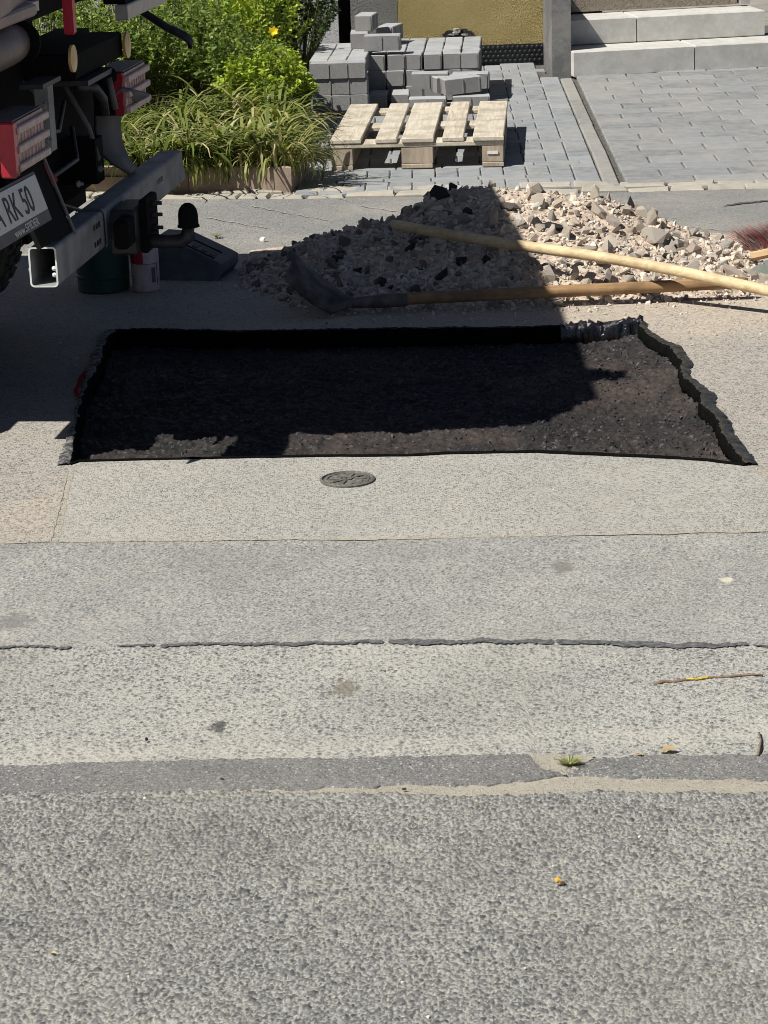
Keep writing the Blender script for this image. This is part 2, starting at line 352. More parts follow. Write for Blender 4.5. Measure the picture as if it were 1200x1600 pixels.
M['handle2'] = wood('brown_used_handle', (0.25, 0.15, 0.075), (0.38, 0.24, 0.12), (0.10, 0.06, 0.035), (5, 60, 60), .5)
M['broomwood'] = wood('tan_broom_block', (0.48, 0.30, 0.16), (0.60, 0.42, 0.24), (0.30, 0.18, 0.1), (8, 60, 60))
M['edgeboard'] = wood('weathered_brown_edging', (0.27, 0.20, 0.155), (0.36, 0.285, 0.23), (0.19, 0.145, 0.115), (4, 60, 40), .9)
M['bark'] = wood('brown_twig_bark', (0.16, 0.11, 0.075), (0.29, 0.215, 0.15), (0.07, 0.045, 0.03), (60, 60, 60), .9)
M['lichen'] = plain('yellow_lichen', (0.50, 0.38, 0.07), .9, .1, var=.4, scale=200)

def rock(name, src):
    n = NT(name, .92, .12); co = n.coord(1)
    r = n.rand() if src == 'obj' else n.attr('tint')
    c = n.ramp(r, [(0, (0.36, 0.335, 0.30)), (.15, (0.57, 0.50, 0.41)), (.40, (0.68, 0.60, 0.49)), (.60, (0.49, 0.395, 0.325)), (.76, (0.74, 0.68, 0.58)), (.88, (0.38, 0.37, 0.35)), (.95, (0.32, 0.23, 0.19)), (1, (0.05, 0.048, 0.046))])
    a = n.noise(co, 70, 4, .6); b = n.noise(co, 400, 3)
    c = n.mix(n.smooth(a, .3, .72), c, n.mix(.4, c, (.60, .51, .41))); c = n.mix(n.math('MULTIPLY', n.smooth(b, .5, .7), .4), c, n.mix(.6, c, (.2, .18, .16)))
    return n.out(c, n.bump(n.math('ADD', a, n.math('MULTIPLY', b, .3)), .004))
M['rock'] = rock('broken_concrete_stone', 'obj'); M['grit'] = rock('rubble_grit', 'tint')
M['rock_dark'] = plain('darker_broken_stone', (0.235, 0.20, 0.17), .95, .1, var=.35, scale=60, bump=.004)  # darker stone mixed into the left of the heap
M['mound'] = plain('sandy_rubble_fines', (0.47, 0.385, 0.305), .95, .1, var=.35, scale=45, bump=.012)
n_ = NT('black_asphalt_chunk', .7, .3); co_ = n_.coord(1); M['chunk'] = n_.out(n_.mix(n_.smooth(n_.noise(co_, 90, 4), .4, .65), (.02, .02, .021), (.09, .085, .08)), n_.bump(n_.noise(co_, 150, 4), .006))

def leafm(name, stops, trans=.35, rough=.5):
    n = NT(name, rough, .3); t = n.attr('tint'); c = n.ramp(t, stops)
    n.out(c); tr = n.n("ShaderNodeBsdfTranslucent"); n.L(n.mix(1.0, c, (1.0, 1.1, .55), 'MULTIPLY'), tr.inputs[0])
    mx = n.n("ShaderNodeMixShader"); mx.inputs[0].default_value = trans; n.L(n.b.outputs[0], mx.inputs[1]); n.L(tr.outputs[0], mx.inputs[2])
    n.L(mx.outputs[0], n.t.nodes["Material Output"].inputs[0]); return n.m
M['lily'] = leafm('daylily_blade', [(0, (0.06, 0.10, 0.022)), (.4, (0.18, 0.22, 0.05)), (.65, (0.33, 0.34, 0.11)), (.85, (0.50, 0.44, 0.22)), (1, (0.62, 0.52, 0.34))])
M['leaf'] = leafm('shrub_leaf', [(0, (0.05, 0.095, 0.02)), (.5, (0.17, 0.25, 0.05)), (.85, (0.32, 0.38, 0.09)), (1, (0.46, 0.47, 0.18))])
M['limeleaf'] = leafm('lime_green_leaf', [(0, (0.12, 0.20, 0.018)), (.5, (0.32, 0.43, 0.045)), (1, (0.52, 0.58, 0.10))])
M['darkleaf'] = leafm('dark_green_leaf', [(0, (0.02, 0.04, 0.012)), (.6, (0.045, 0.08, 0.022)), (1, (0.10, 0.15, 0.04))])
M['petal'] = plain('yellow_petal', (0.75, 0.55, 0.02), .6, .2)
M['stem'] = plain('green_stem', (0.12, 0.13, 0.05), .7, .2)

M['steel'] = plain('grey_painted_steel', (0.25, 0.248, 0.244), .6, .3, var=.3, scale=9, bump=.0006)
M['steel_edge'] = plain('pale_cut_steel', (0.62, 0.64, 0.62), .5, .4, var=.1)
M['darksteel'] = plain('dark_greasy_steel', (0.035, 0.036, 0.04), .5, .4, var=.3)
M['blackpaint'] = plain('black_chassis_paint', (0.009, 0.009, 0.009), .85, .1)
M['red'] = plain('red_lamp_plastic', (0.40, 0.02, 0.035), .3, .5, var=.1)
M['redmatte'] = plain('matte_red', (0.45, 0.015, 0.03), .95, .03)
M['darkred'] = plain('dull_dark_red_reflector', (0.26, 0.012, 0.02), .7, .2)
M['redpaint'] = plain('red_vehicle_paint', (0.55, 0.02, 0.05), .35, .5, var=.05)
M['lens'] = plain('dusty_clear_lens', (0.50, 0.33, 0.30), .5, .3, var=.25, scale=90)
M['lensbar'] = plain('pale_lens_ridge', (0.62, 0.47, 0.43), .5, .3, var=.15)
M['amber'] = plain('amber_reflector', (0.65, 0.42, 0.15), .3, .5)
M['plate'] = plain('white_number_plate', (0.62, 0.60, 0.56), .4, .4, var=.05)
M['black'] = plain('black_print', (0.02, 0.02, 0.02), .5, .3)
M['greyplastic'] = plain('grey_plastic', (0.13, 0.125, 0.125), .6, .3, var=.12, scale=20)
M['chockgrey'] = plain('dusty_blue_grey_plastic', (0.10, 0.11, 0.12), .6, .3, var=.2, scale=20)
M['tank'] = plain('grey_brown_air_tank', (0.17, 0.14, 0.125), .45, .4, var=.1)
M['tyre'] = plain('dusty_tyre_rubber', (0.075, 0.066, 0.052), .9, .2, var=.3, scale=30, bump=.003)
M['bed'] = plain('grey_red_bed_panel', (0.33, 0.245, 0.225), .5, .4, var=.15, scale=8)
M['alu'] = plain('dull_aluminium', (0.45, 0.42, 0.40), .4, .5, metal=.3, var=.1)
M['green'] = plain('dark_green_plastic', (0.02, 0.06, 0.042), .4, .4, var=.1)
M['can'] = plain('dirty_white_plastic', (0.60, 0.47, 0.44), .5, .4, var=.2, scale=30)
M['label'] = plain('printed_label', (0.55, 0.44, 0.42), .5, .3, var=.1)
M['iron'] = plain('worn_cast_iron', (0.12, 0.115, 0.10), .6, .4, var=.4, scale=90, bump=.002)
M['shovel'] = plain('worn_shovel_steel', (0.10, 0.088, 0.078), .6, .3, metal=.2, var=.5, scale=22, bump=.001)
M['scoop'] = plain('dusty_grey_green_steel', (0.155, 0.17, 0.145), .6, .3, var=.25, scale=22)
M['bristle'] = leafm('red_and_white_bristle', [(0, (0.40, 0.03, 0.055)), (.42, (0.42, 0.05, 0.08)), (.46, (0.55, 0.52, 0.45)), (.75, (0.50, 0.46, 0.38)), (.8, (0.16, 0.20, 0.13)), (1, (0.08, 0.07, 0.06))], .1)
M['crumb'] = plain('ochre_fruit', (0.62, 0.36, 0.05), .6, .3, var=.2, scale=200)
M['dry'] = leafm('dry_leaf', [(0, (0.34, 0.22, 0.11)), (1, (0.5, 0.38, 0.2))], .2)
M['pale'] = plain('white_pebble', (0.68, 0.66, 0.60), .8, .2)

# ================================================================== THE SETTING
XS = np.concatenate([np.linspace(-30, -2.2, 8)[:-1], np.arange(-2.2, 3.0, 0.008), np.linspace(3.0, 30, 8)])
def border(pxs, amp=0.004, sc=0.05, seed=0, slope_ext=0.0):
    """edge of a surface surveyed from the photo, continued past the frame"""
    p = [G(x, y) for x, y in pxs]; x = np.array([q.x for q in p]); y = np.array([q.y for q in p])
    r = np.polyfit(x, y, 1)[0] if len(p) > 1 else 0
    b = np.interp(XS, x, y)
    b = np.where(XS < x[0], y[0] + (XS - x[0]) * r, b); b = np.where(XS > x[-1], y[-1] + (XS - x[-1]) * r, b)
    g = np.random.default_rng(seed)
    for k, s in ((1, sc), (.6, sc * .35), (.4, sc * .12)):
        kx = np.arange(-31, 31, s); b = b + amp * k * np.interp(XS, kx, g.normal(size=len(kx)))
    return b
def strip(name, lo, hi, z, mat, skirt=0.02, ny=1):
    n = len(XS); vs = []
    for j in range(ny + 1):
        yy = lo + (hi - lo) * j / ny; vs += [(x, y, z) for x, y in zip(XS, yy)]
    fs = [(j * n + i, j * n + i + 1, (j + 1) * n + i + 1, (j + 1) * n + i) for j in range(ny) for i in range(n - 1)]
    a = len(vs)
    vs += [(x, y, z - skirt) for x, y in zip(XS, lo)] + [(x, y, z - skirt) for x, y in zip(XS, hi)]
    fs += [(a + i, a + i + 1, i + 1, i) for i in range(n - 1)]
    fs += [(ny * n + i, ny * n + i + 1, a + n + i + 1, a + n + i) for i in range(n - 1)]
    return mesh_obj(name, vs, fs, mat, kind='structure')

gm = MB(); gm.add([(-300, -300, -.13), (300, -300, -.13), (300, 300, -.13), (-300, 300, -.13)], [(0, 1, 2, 3)]); gm.obj('ground', M['earth'], kind='structure')
b_near = np.full(len(XS), -25.0)
b_road = border([(0, 1240), (300, 1236), (500, 1240), (700, 1243), (900, 1240), (1200, 1238)], .004, .05, 1)
b_sand = border([(0, 1238), (200, 1236), (420, 1233), (560, 1230), (640, 1225), (760, 1226), (840, 1220), (880, 1212), (1000, 1216), (1200, 1219)], .004, .03, 2)
b_str = border([(0, 1197), (200, 1190), (400, 1186), (600, 1184), (790, 1180), (826, 1179), (836, 1190), (842, 1203), (900, 1200), (925, 1184), (1000, 1181), (1200, 1179)], .003, .03, 3)
b_old = border([(0, 1012), (300, 1008), (550, 1004), (820, 1003), (1000, 1006), (1200, 1010)], .004, .05, 4)
b_mid = border([(0, 850), (90, 846), (600, 842), (1200, 830)], .002, .05, 5)
def gravel(lo, hi, step, big, small, seed, relief, extra=()):
    """surface of stones set in worn binder, as real relief; returns verts, faces, mask, tone"""
    xs = np.arange(-1.12, 1.12, step); L_ = np.interp(xs, XS, lo); H_ = np.interp(xs, XS, hi); ny = int(np.max(H_ - L_) / (step * 1.15)) + 1
    t = np.linspace(0, 1, ny)[:, None]; Y = L_[None] * (1 - t) + H_[None] * t; X = np.broadcast_to(xs[None], Y.shape)
    Zb = np.zeros(Y.shape); mask = np.zeros(Y.shape); tone = np.zeros(Y.shape)
    for sp, prob, r0, r1, hgt in (small, big) + extra:
        g = np.random.default_rng(seed + int(sp * 1e5)); nx = int(2.5 / sp) + 4; nyc = int((Y.max() - Y.min()) / sp) + 4; x0 = -1.2; y0 = Y.min() - 2 * sp
        cx = g.random((nyc, nx)); cy = g.random((nyc, nx)); rr = r0 + (r1 - r0) * g.random((nyc, nx)); gxx, gyy = np.meshgrid(np.arange(nx) * sp, np.arange(nyc) * sp); fld = np.sin(gxx * 5.3 + 2 * np.sin(gyy * 3.1)) * np.sin(gyy * 7.7 + 1.5 * np.sin(gxx * 4.2 + 1)) + .6 * np.sin(gxx * 17 + gyy * 11) * np.sin(gyy * 23 - gxx * 5); on = g.random((nyc, nx)) < prob * (1 + .22 * fld); an = g.random((nyc, nx)) * 6.28
        asp = .62 + .38 * g.random((nyc, nx)); p1 = g.random((nyc, nx)) * 6.28; p2 = g.random((nyc, nx)) * 6.28; tn = g.random((nyc, nx)); hh = hgt * (.55 + .6 * g.random((nyc, nx))); tx = g.normal(size=(nyc, nx)) * .25; ty = g.normal(size=(nyc, nx)) * .25
        ci = ((X - x0) / sp).astype(int); cj = ((Y - y0) / sp).astype(int)
        for dj in (-1, 0, 1):
            for di in (-1, 0, 1):
                j = np.clip(cj + dj, 0, nyc - 1); i = np.clip(ci + di, 0, nx - 1)
                dx = X - (x0 + (i + .5 + (cx[j, i] - .5) * .8) * sp); dy = Y - (y0 + (j + .5 + (cy[j, i] - .5) * .8) * sp); a_ = an[j, i]; ca, sa = np.cos(a_), np.sin(a_)
                u = (dx * ca + dy * sa) / rr[j, i]; v = (-dx * sa + dy * ca) / (rr[j, i] * asp[j, i]); d = np.hypot(u, v); th = np.arctan2(v, u)
                d = d * (1 + .13 * np.cos(3 * th + p1[j, i]) + .09 * np.cos(5 * th + p2[j, i]))
                m = np.clip((1 - d) * 6, 0, 1) * on[j, i]
                h = hh[j, i] * (np.sqrt(np.clip(1 - d ** 2 * .9, 0, 1)) * .75 + .25 + tx[j, i] * u * .4 + ty[j, i] * v * .4) * np.clip((1 - d) * 4, 0, 1) * on[j, i]
                w = h > Zb; Zb = np.where(w, h, Zb); mask = np.where(w, m, mask); tone = np.where(w, tn[j, i], tone)
    g = np.random.default_rng(seed + 3); low = np.zeros(Y.shape)
    for sc, am in ((.35, .0016), (.05, .0006), (.009, .00035)):
        k = g.normal(size=(int((Y.max() - Y.min()) / sc) + 4, int(2.4 / sc) + 4)); fx = (X + 1.15) / sc; fy = (Y - Y.min()) / sc; ix = fx.astype(int); iy = fy.astype(int); ax_ = fx - ix; ay_ = fy - iy; ax_ = ax_ * ax_ * (3 - 2 * ax_); ay_ = ay_ * ay_ * (3 - 2 * ay_)
        low = low + am * ((k[iy, ix] * (1 - ax_) + k[iy, ix + 1] * ax_) * (1 - ay_) + (k[iy + 1, ix] * (1 - ax_) + k[iy + 1, ix + 1] * ax_) * ay_)
    low = low + g.normal(size=Y.shape) * .00034
    edge = np.minimum(np.minimum(t, 1 - t) * ny * step / .03, 1)
    Z = -.0012 + Zb * relief + low * (.3 + .7 * edge)
    def sk(A, z=None): return np.concatenate([A[:1] if z is None else np.full_like(A[:1], z), A, A[-1:] if z is None else np.full_like(A[-1:], z)])
    X, Y, Z, mask, tone = sk(X), sk(Y), sk(Z, -.02), sk(mask), sk(tone); ny += 2      # edges turned down
    n = len(xs); idx = np.arange(ny * n).reshape(ny, n); F = np.stack([idx[:-1, :-1], idx[:-1, 1:], idx[1:, 1:], idx[1:, :-1]], -1).reshape(-1, 4)
    return np.stack([X, Y, Z], -1).reshape(-1, 3), F, mask.ravel(), tone.ravel()
def fast_mesh(name, V, F, attrs, mat, parent=None, kind=None, smooth=True):
    me = bpy.data.meshes.new(name); me.vertices.add(len(V)); me.vertices.foreach_set('co', V.astype(np.float32).ravel()); m = len(F)
    me.loops.add(4 * m); me.loops.foreach_set('vertex_index', F.astype(np.int32).ravel()); me.polygons.add(m); me.polygons.foreach_set('loop_start', np.arange(0, 4 * m, 4, dtype=np.int32)); me.polygons.foreach_set('loop_total', np.full(m, 4, dtype=np.int32))
    me.polygons.foreach_set('use_smooth', np.full(m, smooth)); me.update(calc_edges=True)
    for k, v in attrs.items():
        a = me.attributes.new(k, 'FLOAT', 'POINT'); a.data.foreach_set('value', v.astype(np.float32))
    me.materials.append(mat); o = bpy.data.objects.new(name, me); COL.objects.link(o); o.parent = parent
    if kind: o['kind'] = kind
    return o
def strip_sides(name, lo, hi, z, mat):
    o = strip(name, lo, hi, z, mat); bm = bmesh.new(); bm.from_mesh(o.data)
    bmesh.ops.delete(bm, geom=[f for f in bm.faces if all(-1.118 <= v.co.x <= 1.12 for v in f.verts)], context='FACES'); bm.to_mesh(o.data); bm.free(); return o
b_cut = np.full(len(XS), 3.0)
strip('road_behind', b_near, b_cut, 0.0, M['road']).name = 'road'
road_ = strip_sides('road', b_cut, b_road, 0.0, M['road'])
V, F, mk, tn = gravel(b_cut, b_road, .0021, (.0096, .93, .0029, .0060, .0030), (.0050, .90, .0013, .0028, .0020), 5, 1.3, ((.0200, .16, .0045, .0078, .0040),))
fast_mesh('road_surface', V, F, {'mask': mk, 'tone': tn}, M['road_relief'], road_, None)
strip('sandy_joint', b_road, b_sand, -0.002, M['sand'])
strip('joint_bed', b_road - .05, b_mid + .02, -0.0055, M['sand'], .001)
# the strip of fine asphalt lies a few millimetres proud of the sand
as_ = strip_sides('asphalt_strip', b_sand, b_str, 0.0015, M['strip'])
V, F, mk, tn = gravel(b_sand, b_str, .0018, (.0066, .85, .0018, .0038, .0012), (.0042, .85, .0011, .0023, .0009), 13, 1.0); V[:, 2] += .0014
fast_mesh('strip_surface', V, F, {'mask': mk, 'tone': tn}, M['strip_relief'], as_, None)
worn_ = strip_sides('worn_pavement', b_str, b_old, 0.0, M['old'])
V, F, mk, tn = gravel(b_str, b_old, .0024, (.0110, .55, .0027, .0060, .0022), (.0055, .70, .0012, .0027, .0014), 9, 1.1)
fast_mesh('pavement_surface', V, F, {'mask': mk, 'tone': tn}, M['old_relief'], worn_, None)
pv_ = strip_sides('pavement', b_old, b_mid, 0.0, M['mid'])
V, F, mk, tn = gravel(b_old, b_mid, .0030, (.0085, .62, .0022, .0046, .0015), (.0050, .70, .0012, .0026, .0011), 17, 1.0)
fast_mesh('pavement_grain', V, F, {'mask': mk, 'tone': tn}, M['mid_relief'], pv_, None)
# sand in the bite taken out of the strip
sp_o = [(829, 1179), (845, 1182), (862, 1180), (890, 1183), (915, 1181), (930, 1184), (922, 1192), (908, 1197), (902, 1207), (880, 1213), (864, 1207), (846, 1203), (838, 1196), (834, 1187)]
sp_i = []
for i in range(len(sp_o)):
    a_, b_ = G(*sp_o[i]), G(*sp_o[(i + 1) % len(sp_o)])
    for k in range(8): q_ = a_.lerp(b_, k / 8); sp_i.append((q_.x + rnd.gauss(0, .0012), q_.y + rnd.gauss(0, .0022), .0034))
sp_i.reverse(); mesh_obj('sand_patch', sp_i, [tuple(range(len(sp_i)))[::-1]], M['sand'], kind='structure')
# tar seam lying over the joint at y = 1008
def tarline(a, b, w0, seed):
    g = np.random.default_rng(seed); xs = np.linspace(G(*a).x, G(*b).x, int(abs(b[0] - a[0]) / 3) + 2); base = np.interp(xs, XS, b_old)
    up = base + w0 * (.6 + .5 * np.interp(np.arange(len(xs)), np.arange(0, len(xs) + 9, 9), g.random(len(np.arange(0, len(xs) + 9, 9))))) + g.normal(size=len(xs)) * .0020
    dn = base - w0 * (.3 + 1.1 * np.interp(np.arange(len(xs)), np.arange(0, len(xs) + 14, 14), g.random(len(np.arange(0, len(xs) + 14, 14))))) + g.normal(size=len(xs)) * .0026
    up[0] = dn[0] = base[0]; up[-1] = dn[-1] = base[-1]
    n = len(xs); vs = [(x, y,   .0018) for x, y in zip(xs, dn)] + [(x, y, .0018) for x, y in zip(xs, up)]
    return vs, [(i, i + 1, n + i + 1, n + i) for i in range(n - 1)]
tm = MB()
for a, b, w, s in (((-60, 1015), (112, 1012), .007, 1), ((182, 1008), (244, 1007), .007, 2), ((250, 1010), (600, 1005), .011, 3), ((606, 1004), (866, 1004), .016, 5), ((868, 1004), (1172, 1012), .015, 6), ((1176, 1009), (1300, 1010), .006, 7)):
    tm.add(*tarline(a, b, w, s))
tm.obj('tar_seam', M['tar'], kind='structure')

# street, slab and the dug-out, cut out of one another without gaps
def polyw(pxs, step=0.02, amp=0.0, seed=0):
    g = np.random.default_rng(seed); pts = [G(*q) for q in pxs]; out = []
    for a, b in zip(pts[:-1], pts[1:]):
        k = max(1, int((b - a).length / step))
        for i in range(k):
            q = a.lerp(b, i / k); out.append(Vector((q.x + g.normal() * amp, q.y + g.normal() * amp, 0)))
    out.append(Vector((pts[-1].x, pts[-1].y, 0))); return out
pit_front = polyw([(108, 727), (123, 722), (301, 718), (500, 714), (640, 713), (690, 710), (840, 707), (1000, 714), (1103, 720), (1165, 728)], .03, .001, 1)
pit_right = polyw([(1165, 728), (1148, 700), (1125, 662), (1100, 622), (1076, 590), (1066, 568), (1046, 545), (1018, 530), (1002, 506)], .03, .003, 2)
pit_back = polyw([(1002, 506), (890, 512), (700, 516), (500, 519), (300, 521), (180, 518)], .03, .002, 3)
pit_left = polyw([(180, 518), (166, 530), (156, 568), (136, 600), (122, 640), (117, 680), (108, 727)], .03, .003, 4)
PIT = pit_front[:-1] + pit_right[:-1] + pit_back[:-1] + pit_left[:-1]
# slab: bounded by the joint at the left, the line at the front, the pit behind
slab_poly = [G(92, 845)] + [Vector((x, np.interp(x, XS, b_mid), 0)) for x in np.linspace(G(92, 845).x, 2.5, 60)][1:]
rj = polyw([(1165, 728), (1200, 752)], .03); rj.append(Vector((1.6, G(1200, 752).y - .45, 0))); rj.append(Vector((2.5, G(1200, 752).y - .75, 0)))
slab_poly = [v for v in slab_poly if v.y < 99]
slab_poly = slab_poly + rj[::-1][:-1] + pit_front[::-1]
def area(p): return sum(p[i].x * p[(i + 1) % len(p)].y - p[(i + 1) % len(p)].x * p[i].y for i in range(len(p))) / 2
def inside(poly, x, y):
    c = False; j = len(poly) - 1
    for i in range(len(poly)):
        a, b = poly[i], poly[j]
        if (a.y > y) != (b.y > y) and x < (b.x - a.x) * (y - a.y) / (b.y - a.y) + a.x: c = not c
        j = i
    return c
b_walk = border([(0, 398), (240, 402), (600, 392), (1200, 372)], .02, .12, 6)
b_kerb = border([(240, 311), (480, 310.5), (700, 306), (968, 300.5), (1200, 294)], .003, .08, 7)
outer = [Vector((x, y, 0)) for x, y in zip(XS[::6], b_mid[::6])] + [Vector((x, y, 0)) for x, y in zip(XS[::-6], b_walk[::-6])]
def shrink(poly, d):
    n = len(poly); s = 1 if area(poly) > 0 else -1; out = []
    for i in range(n):
        a, b = poly[i - 1], poly[(i + 1) % n]; t = (b - a); nn = Vector((-t.y, t.x, 0)).normalized() * s; out.append(poly[i] + nn * d)
    return out
loops = [outer, slab_poly, PIT]
pts, edges = [], []
for lp in loops:
    s0 = len(pts); pts += [Vector((p.x, p.y)) for p in lp]; edges += [(s0 + i, s0 + (i + 1) % len(lp)) for i in range(len(lp))]
rv, re_, rf, *_ = delaunay_2d_cdt(pts, edges, [], 1, 1e-5)
sf, lf = [], []
for f in rf:
    cx = sum(rv[i].x for i in f) / 3; cy = sum(rv[i].y for i in f) / 3
    if inside(PIT, cx, cy): continue
    if inside(slab_poly, cx, cy): lf.append(f)
    elif inside(outer, cx, cy): sf.append(f)
V3 = [(v.x, v.y, 0.0) for v in rv]
mesh_obj('street', V3, sf, M['street'], kind='structure')
mesh_obj('concrete_slab', [(x, y, .001) for x, y, z in V3], lf, M['patchslab'], kind='structure')
# thin sandy joints round the slab
jm = MB()
for pl, w in (([(92, 845), (103, 786), (116, 728)], .006), ([(80, 846), (95, 786), (107, 735)], .003), ([(1165, 730), (1185, 742), (1215, 762)], .007)):
    q = polyw(pl, .02, .0012, 9); n = len(q)
    vs = [v + Vector((-w * (.5 + rnd.random()) / 2 * (1 if abs(q[0].y - q[-1].y) > .3 else 0), -w * (.3 + rnd.random()) / 2, .0014)) for v in q] + [v + Vector((w * (.5 + rnd.random()) / 2 * (1 if abs(q[0].y - q[-1].y) > .3 else 0), w * (.3 + rnd.random()) / 2, .0014)) for v in q]
    jm.add(vs, [(i, i + 1, n + i + 1, n + i) for i in range(n - 1)])
q = [(x, y) for x, y in zip(XS, b_mid) if G(92, 845).x < x < 2.4]; n = len(q)
wj = [.0035 + .0035 * abs(math.sin(i * .13) * math.sin(i * .037 + 1)) + .0012 * rnd.random() for i in range(n)]
jm.add([(x, y - wj[i], .0003) for i, (x, y) in enumerate(q)] + [(x, y + wj[i], .0022) for i, (x, y) in enumerate(q)], [(i, i + 1, n + i + 1, n + i) for i in range(n - 1)])
jm.obj('slab_joint', M['sand'], kind='structure')
# floor and walls of the dug-out
ZP = -.055
xs_ = [p.x for p in PIT]; ys_ = [p.y for p in PIT]
from mathutils import noise as mnoise
PIT_BIG = shrink(PIT[::4], -.015)
RPY = [p.y for p in pit_right]; RPX = [p.x for p in pit_right]
def pitz(x, y):
    d_ = float(np.interp(y, RPY, RPX)) - x; up = .026 * max(0.0, 1 - max(d_, 0) / .22) ** 1.5
    return up + ZP + .012 * mnoise.fractal(Vector((x * 6, y * 6, 0)), .8, 2.0, 4) + .006 * mnoise.noise(Vector((x * 40, y * 40, 3)))
L_ = len(PIT)
pw = [(p.x, p.y, ZP - .06) for p in PIT] + [(p.x, p.y, -.001) for p in PIT]
pit_o = mesh_obj('asphalt_patch', pw, [(i, L_ + i, L_ + (i + 1) % L_, (i + 1) % L_) for i in range(L_)], M['pit'], kind='structure')
V, F, mk, tn = gravel(np.full(len(XS), min(ys_) - .01), np.full(len(XS), max(ys_) + .01), .0046, (.0150, .55, .0034, .0082, .0052), (.0095, .85, .0020, .0046, .0032), 23, 1.0, ((.07, .16, .007, .014, .009),))
V[:, 2] = np.maximum(V[:, 2], -.02) + np.array([pitz(x, y) for x, y in V[:, :2]])
cen = V[F[:, 0]]
keep = np.array([abs(c_[0]) < 1.1 and inside(PIT_BIG, c_[0], c_[1]) for c_ in cen]); F = F[keep]; used = np.unique(F); mp_ = np.zeros(len(V), int); mp_[used] = np.arange(len(used))
fast_mesh('patch_floor', V[used], mp_[F], {'mask': mk[used], 'tone': tn[used]}, M['pit_relief'], pit_o, None)

strip('footway', b_walk, b_kerb, -0.001, M['walk'])
# white scuffs scratched over the footway asphalt and one long dark crack
sm_ = MB()
for a, b, w in (((392, 322), (450, 334), .006), ((450, 334), (520, 346), .004), ((560, 322), (640, 334), .006), ((320, 340), (420, 358), .005), ((395, 312), (402, 300), .008), ((480, 300), (560, 318), .003), ((860, 332), (960, 340), .003), ((1000, 335), (1120, 350), .003), ((1080, 355), (1140, 362), .004)):
    p, q = G(*a), G(*b); k = 24; t = (q - p).normalized(); nn = Vector((-t.y, t.x, 0)); lo, hi = [], []
    for i in range(k + 1):
        c = p.lerp(q, i / k) + nn * .006 * math.sin(i * .7 + a[0]); ww = w * (.25 + rnd.random() * .75) * (1 if 0 < i < k else .1)
        lo.append(c - nn * ww + Vector((0, 0, .003))); hi.append(c + nn * ww + Vector((0, 0, .003)))
    sm_.add(lo + hi, [(i, i + 1, k + 2 + i, k + 1 + i) for i in range(k)])
sm_.obj('scuff_marks', M['patchslab'], kind='structure')
cr = MB(); p, q = G(1130, 322), G(1290, 303)
lo, hi = [], []
for i in range(41):
    c = p.lerp(q, i / 40) + Vector((0, rnd.uniform(-.01, .01), .003)); w = .004 + .014 * min(1, i / 6) * (.6 + .5 * rnd.random()); lo.append(c - Vector((0, w, 0))); hi.append(c + Vector((0, w, 0)))
cr.add(lo + hi, [(i, i + 1, 42 + i, 41 + i) for i in range(40)]); cr.obj('tar_crack', M['tar'], kind='structure')

# two courses of small kerb stones along the paving
bedm = MB(); bedm.add([(-8, 8.9, -.019), (9, 8.9, -.019), (9, 17, -.019), (-8, 17, -.019)], [(0, 1, 2, 3)]); bedm.obj('paving_bed', M['jointsand'], kind='structure')
kerb = bpy.data.objects.new('kerb', None); COL.objects.link(kerb); kerb['kind'] = 'structure'; kerb.location = (0, 10.75, 0)
def qstone(c, sx, sy, sz, yaw, jit, mat, name, parent, ch=.006):
    v = []; hx, hy = sx / 2, sy / 2; cs, sn = math.cos(yaw), math.sin(yaw)
    cor = [(a * hx + rnd.uniform(-jit, jit), b * hy + rnd.uniform(-jit, jit)) for a, b in ((-1, -1), (1, -1), (1, 1), (-1, 1))]
    tz = rnd.uniform(-1, 1) * jit * .5; tx = rnd.uniform(-1, 1) * jit * .6
    def put(x, y, z): return (c.x + x * cs - y * sn, c.y + x * sn + y * cs, z)
    for (x, y) in cor: v.append(put(x, y, c.z - sz))
    for (x, y) in cor: v.append(put(x, y, c.z - ch + tz))
    for (x, y) in cor: v.append(put(x - math.copysign(ch, x), y - math.copysign(ch, y), c.z + tz + tx * x / hx))
    fs = [(3, 2, 1, 0), (8, 9, 10, 11)] + [(4 * r + i, 4 * r + (i + 1) % 4, 4 * r + 4 + (i + 1) % 4, 4 * r + 4 + i) for r in (0, 1) for i in range(4)]
    return mesh_obj(name, np.array(v) - np.array(c), fs, mat, parent, loc=c)
kA, kB = G(230, 304.5), G(1215, 285.5); kd = (kB - kA).normalized(); kn = Vector((-kd.y, kd.x, 0)); kyaw = math.atan2(kd.y, kd.x)
for row, off in ((0, -.062), (1, .064)):
    s = -.6
    while s < (kB - kA).length + .5:
        ln = rnd.uniform(.11, .24); c = kA + kd * (s + ln / 2) + kn * off; c.z = rnd.uniform(-.006, .005)
        qstone(c, ln - .010, .106, .06, kyaw, .009, M['kerb'], 'kerb_stone', kerb, .007); s += ln

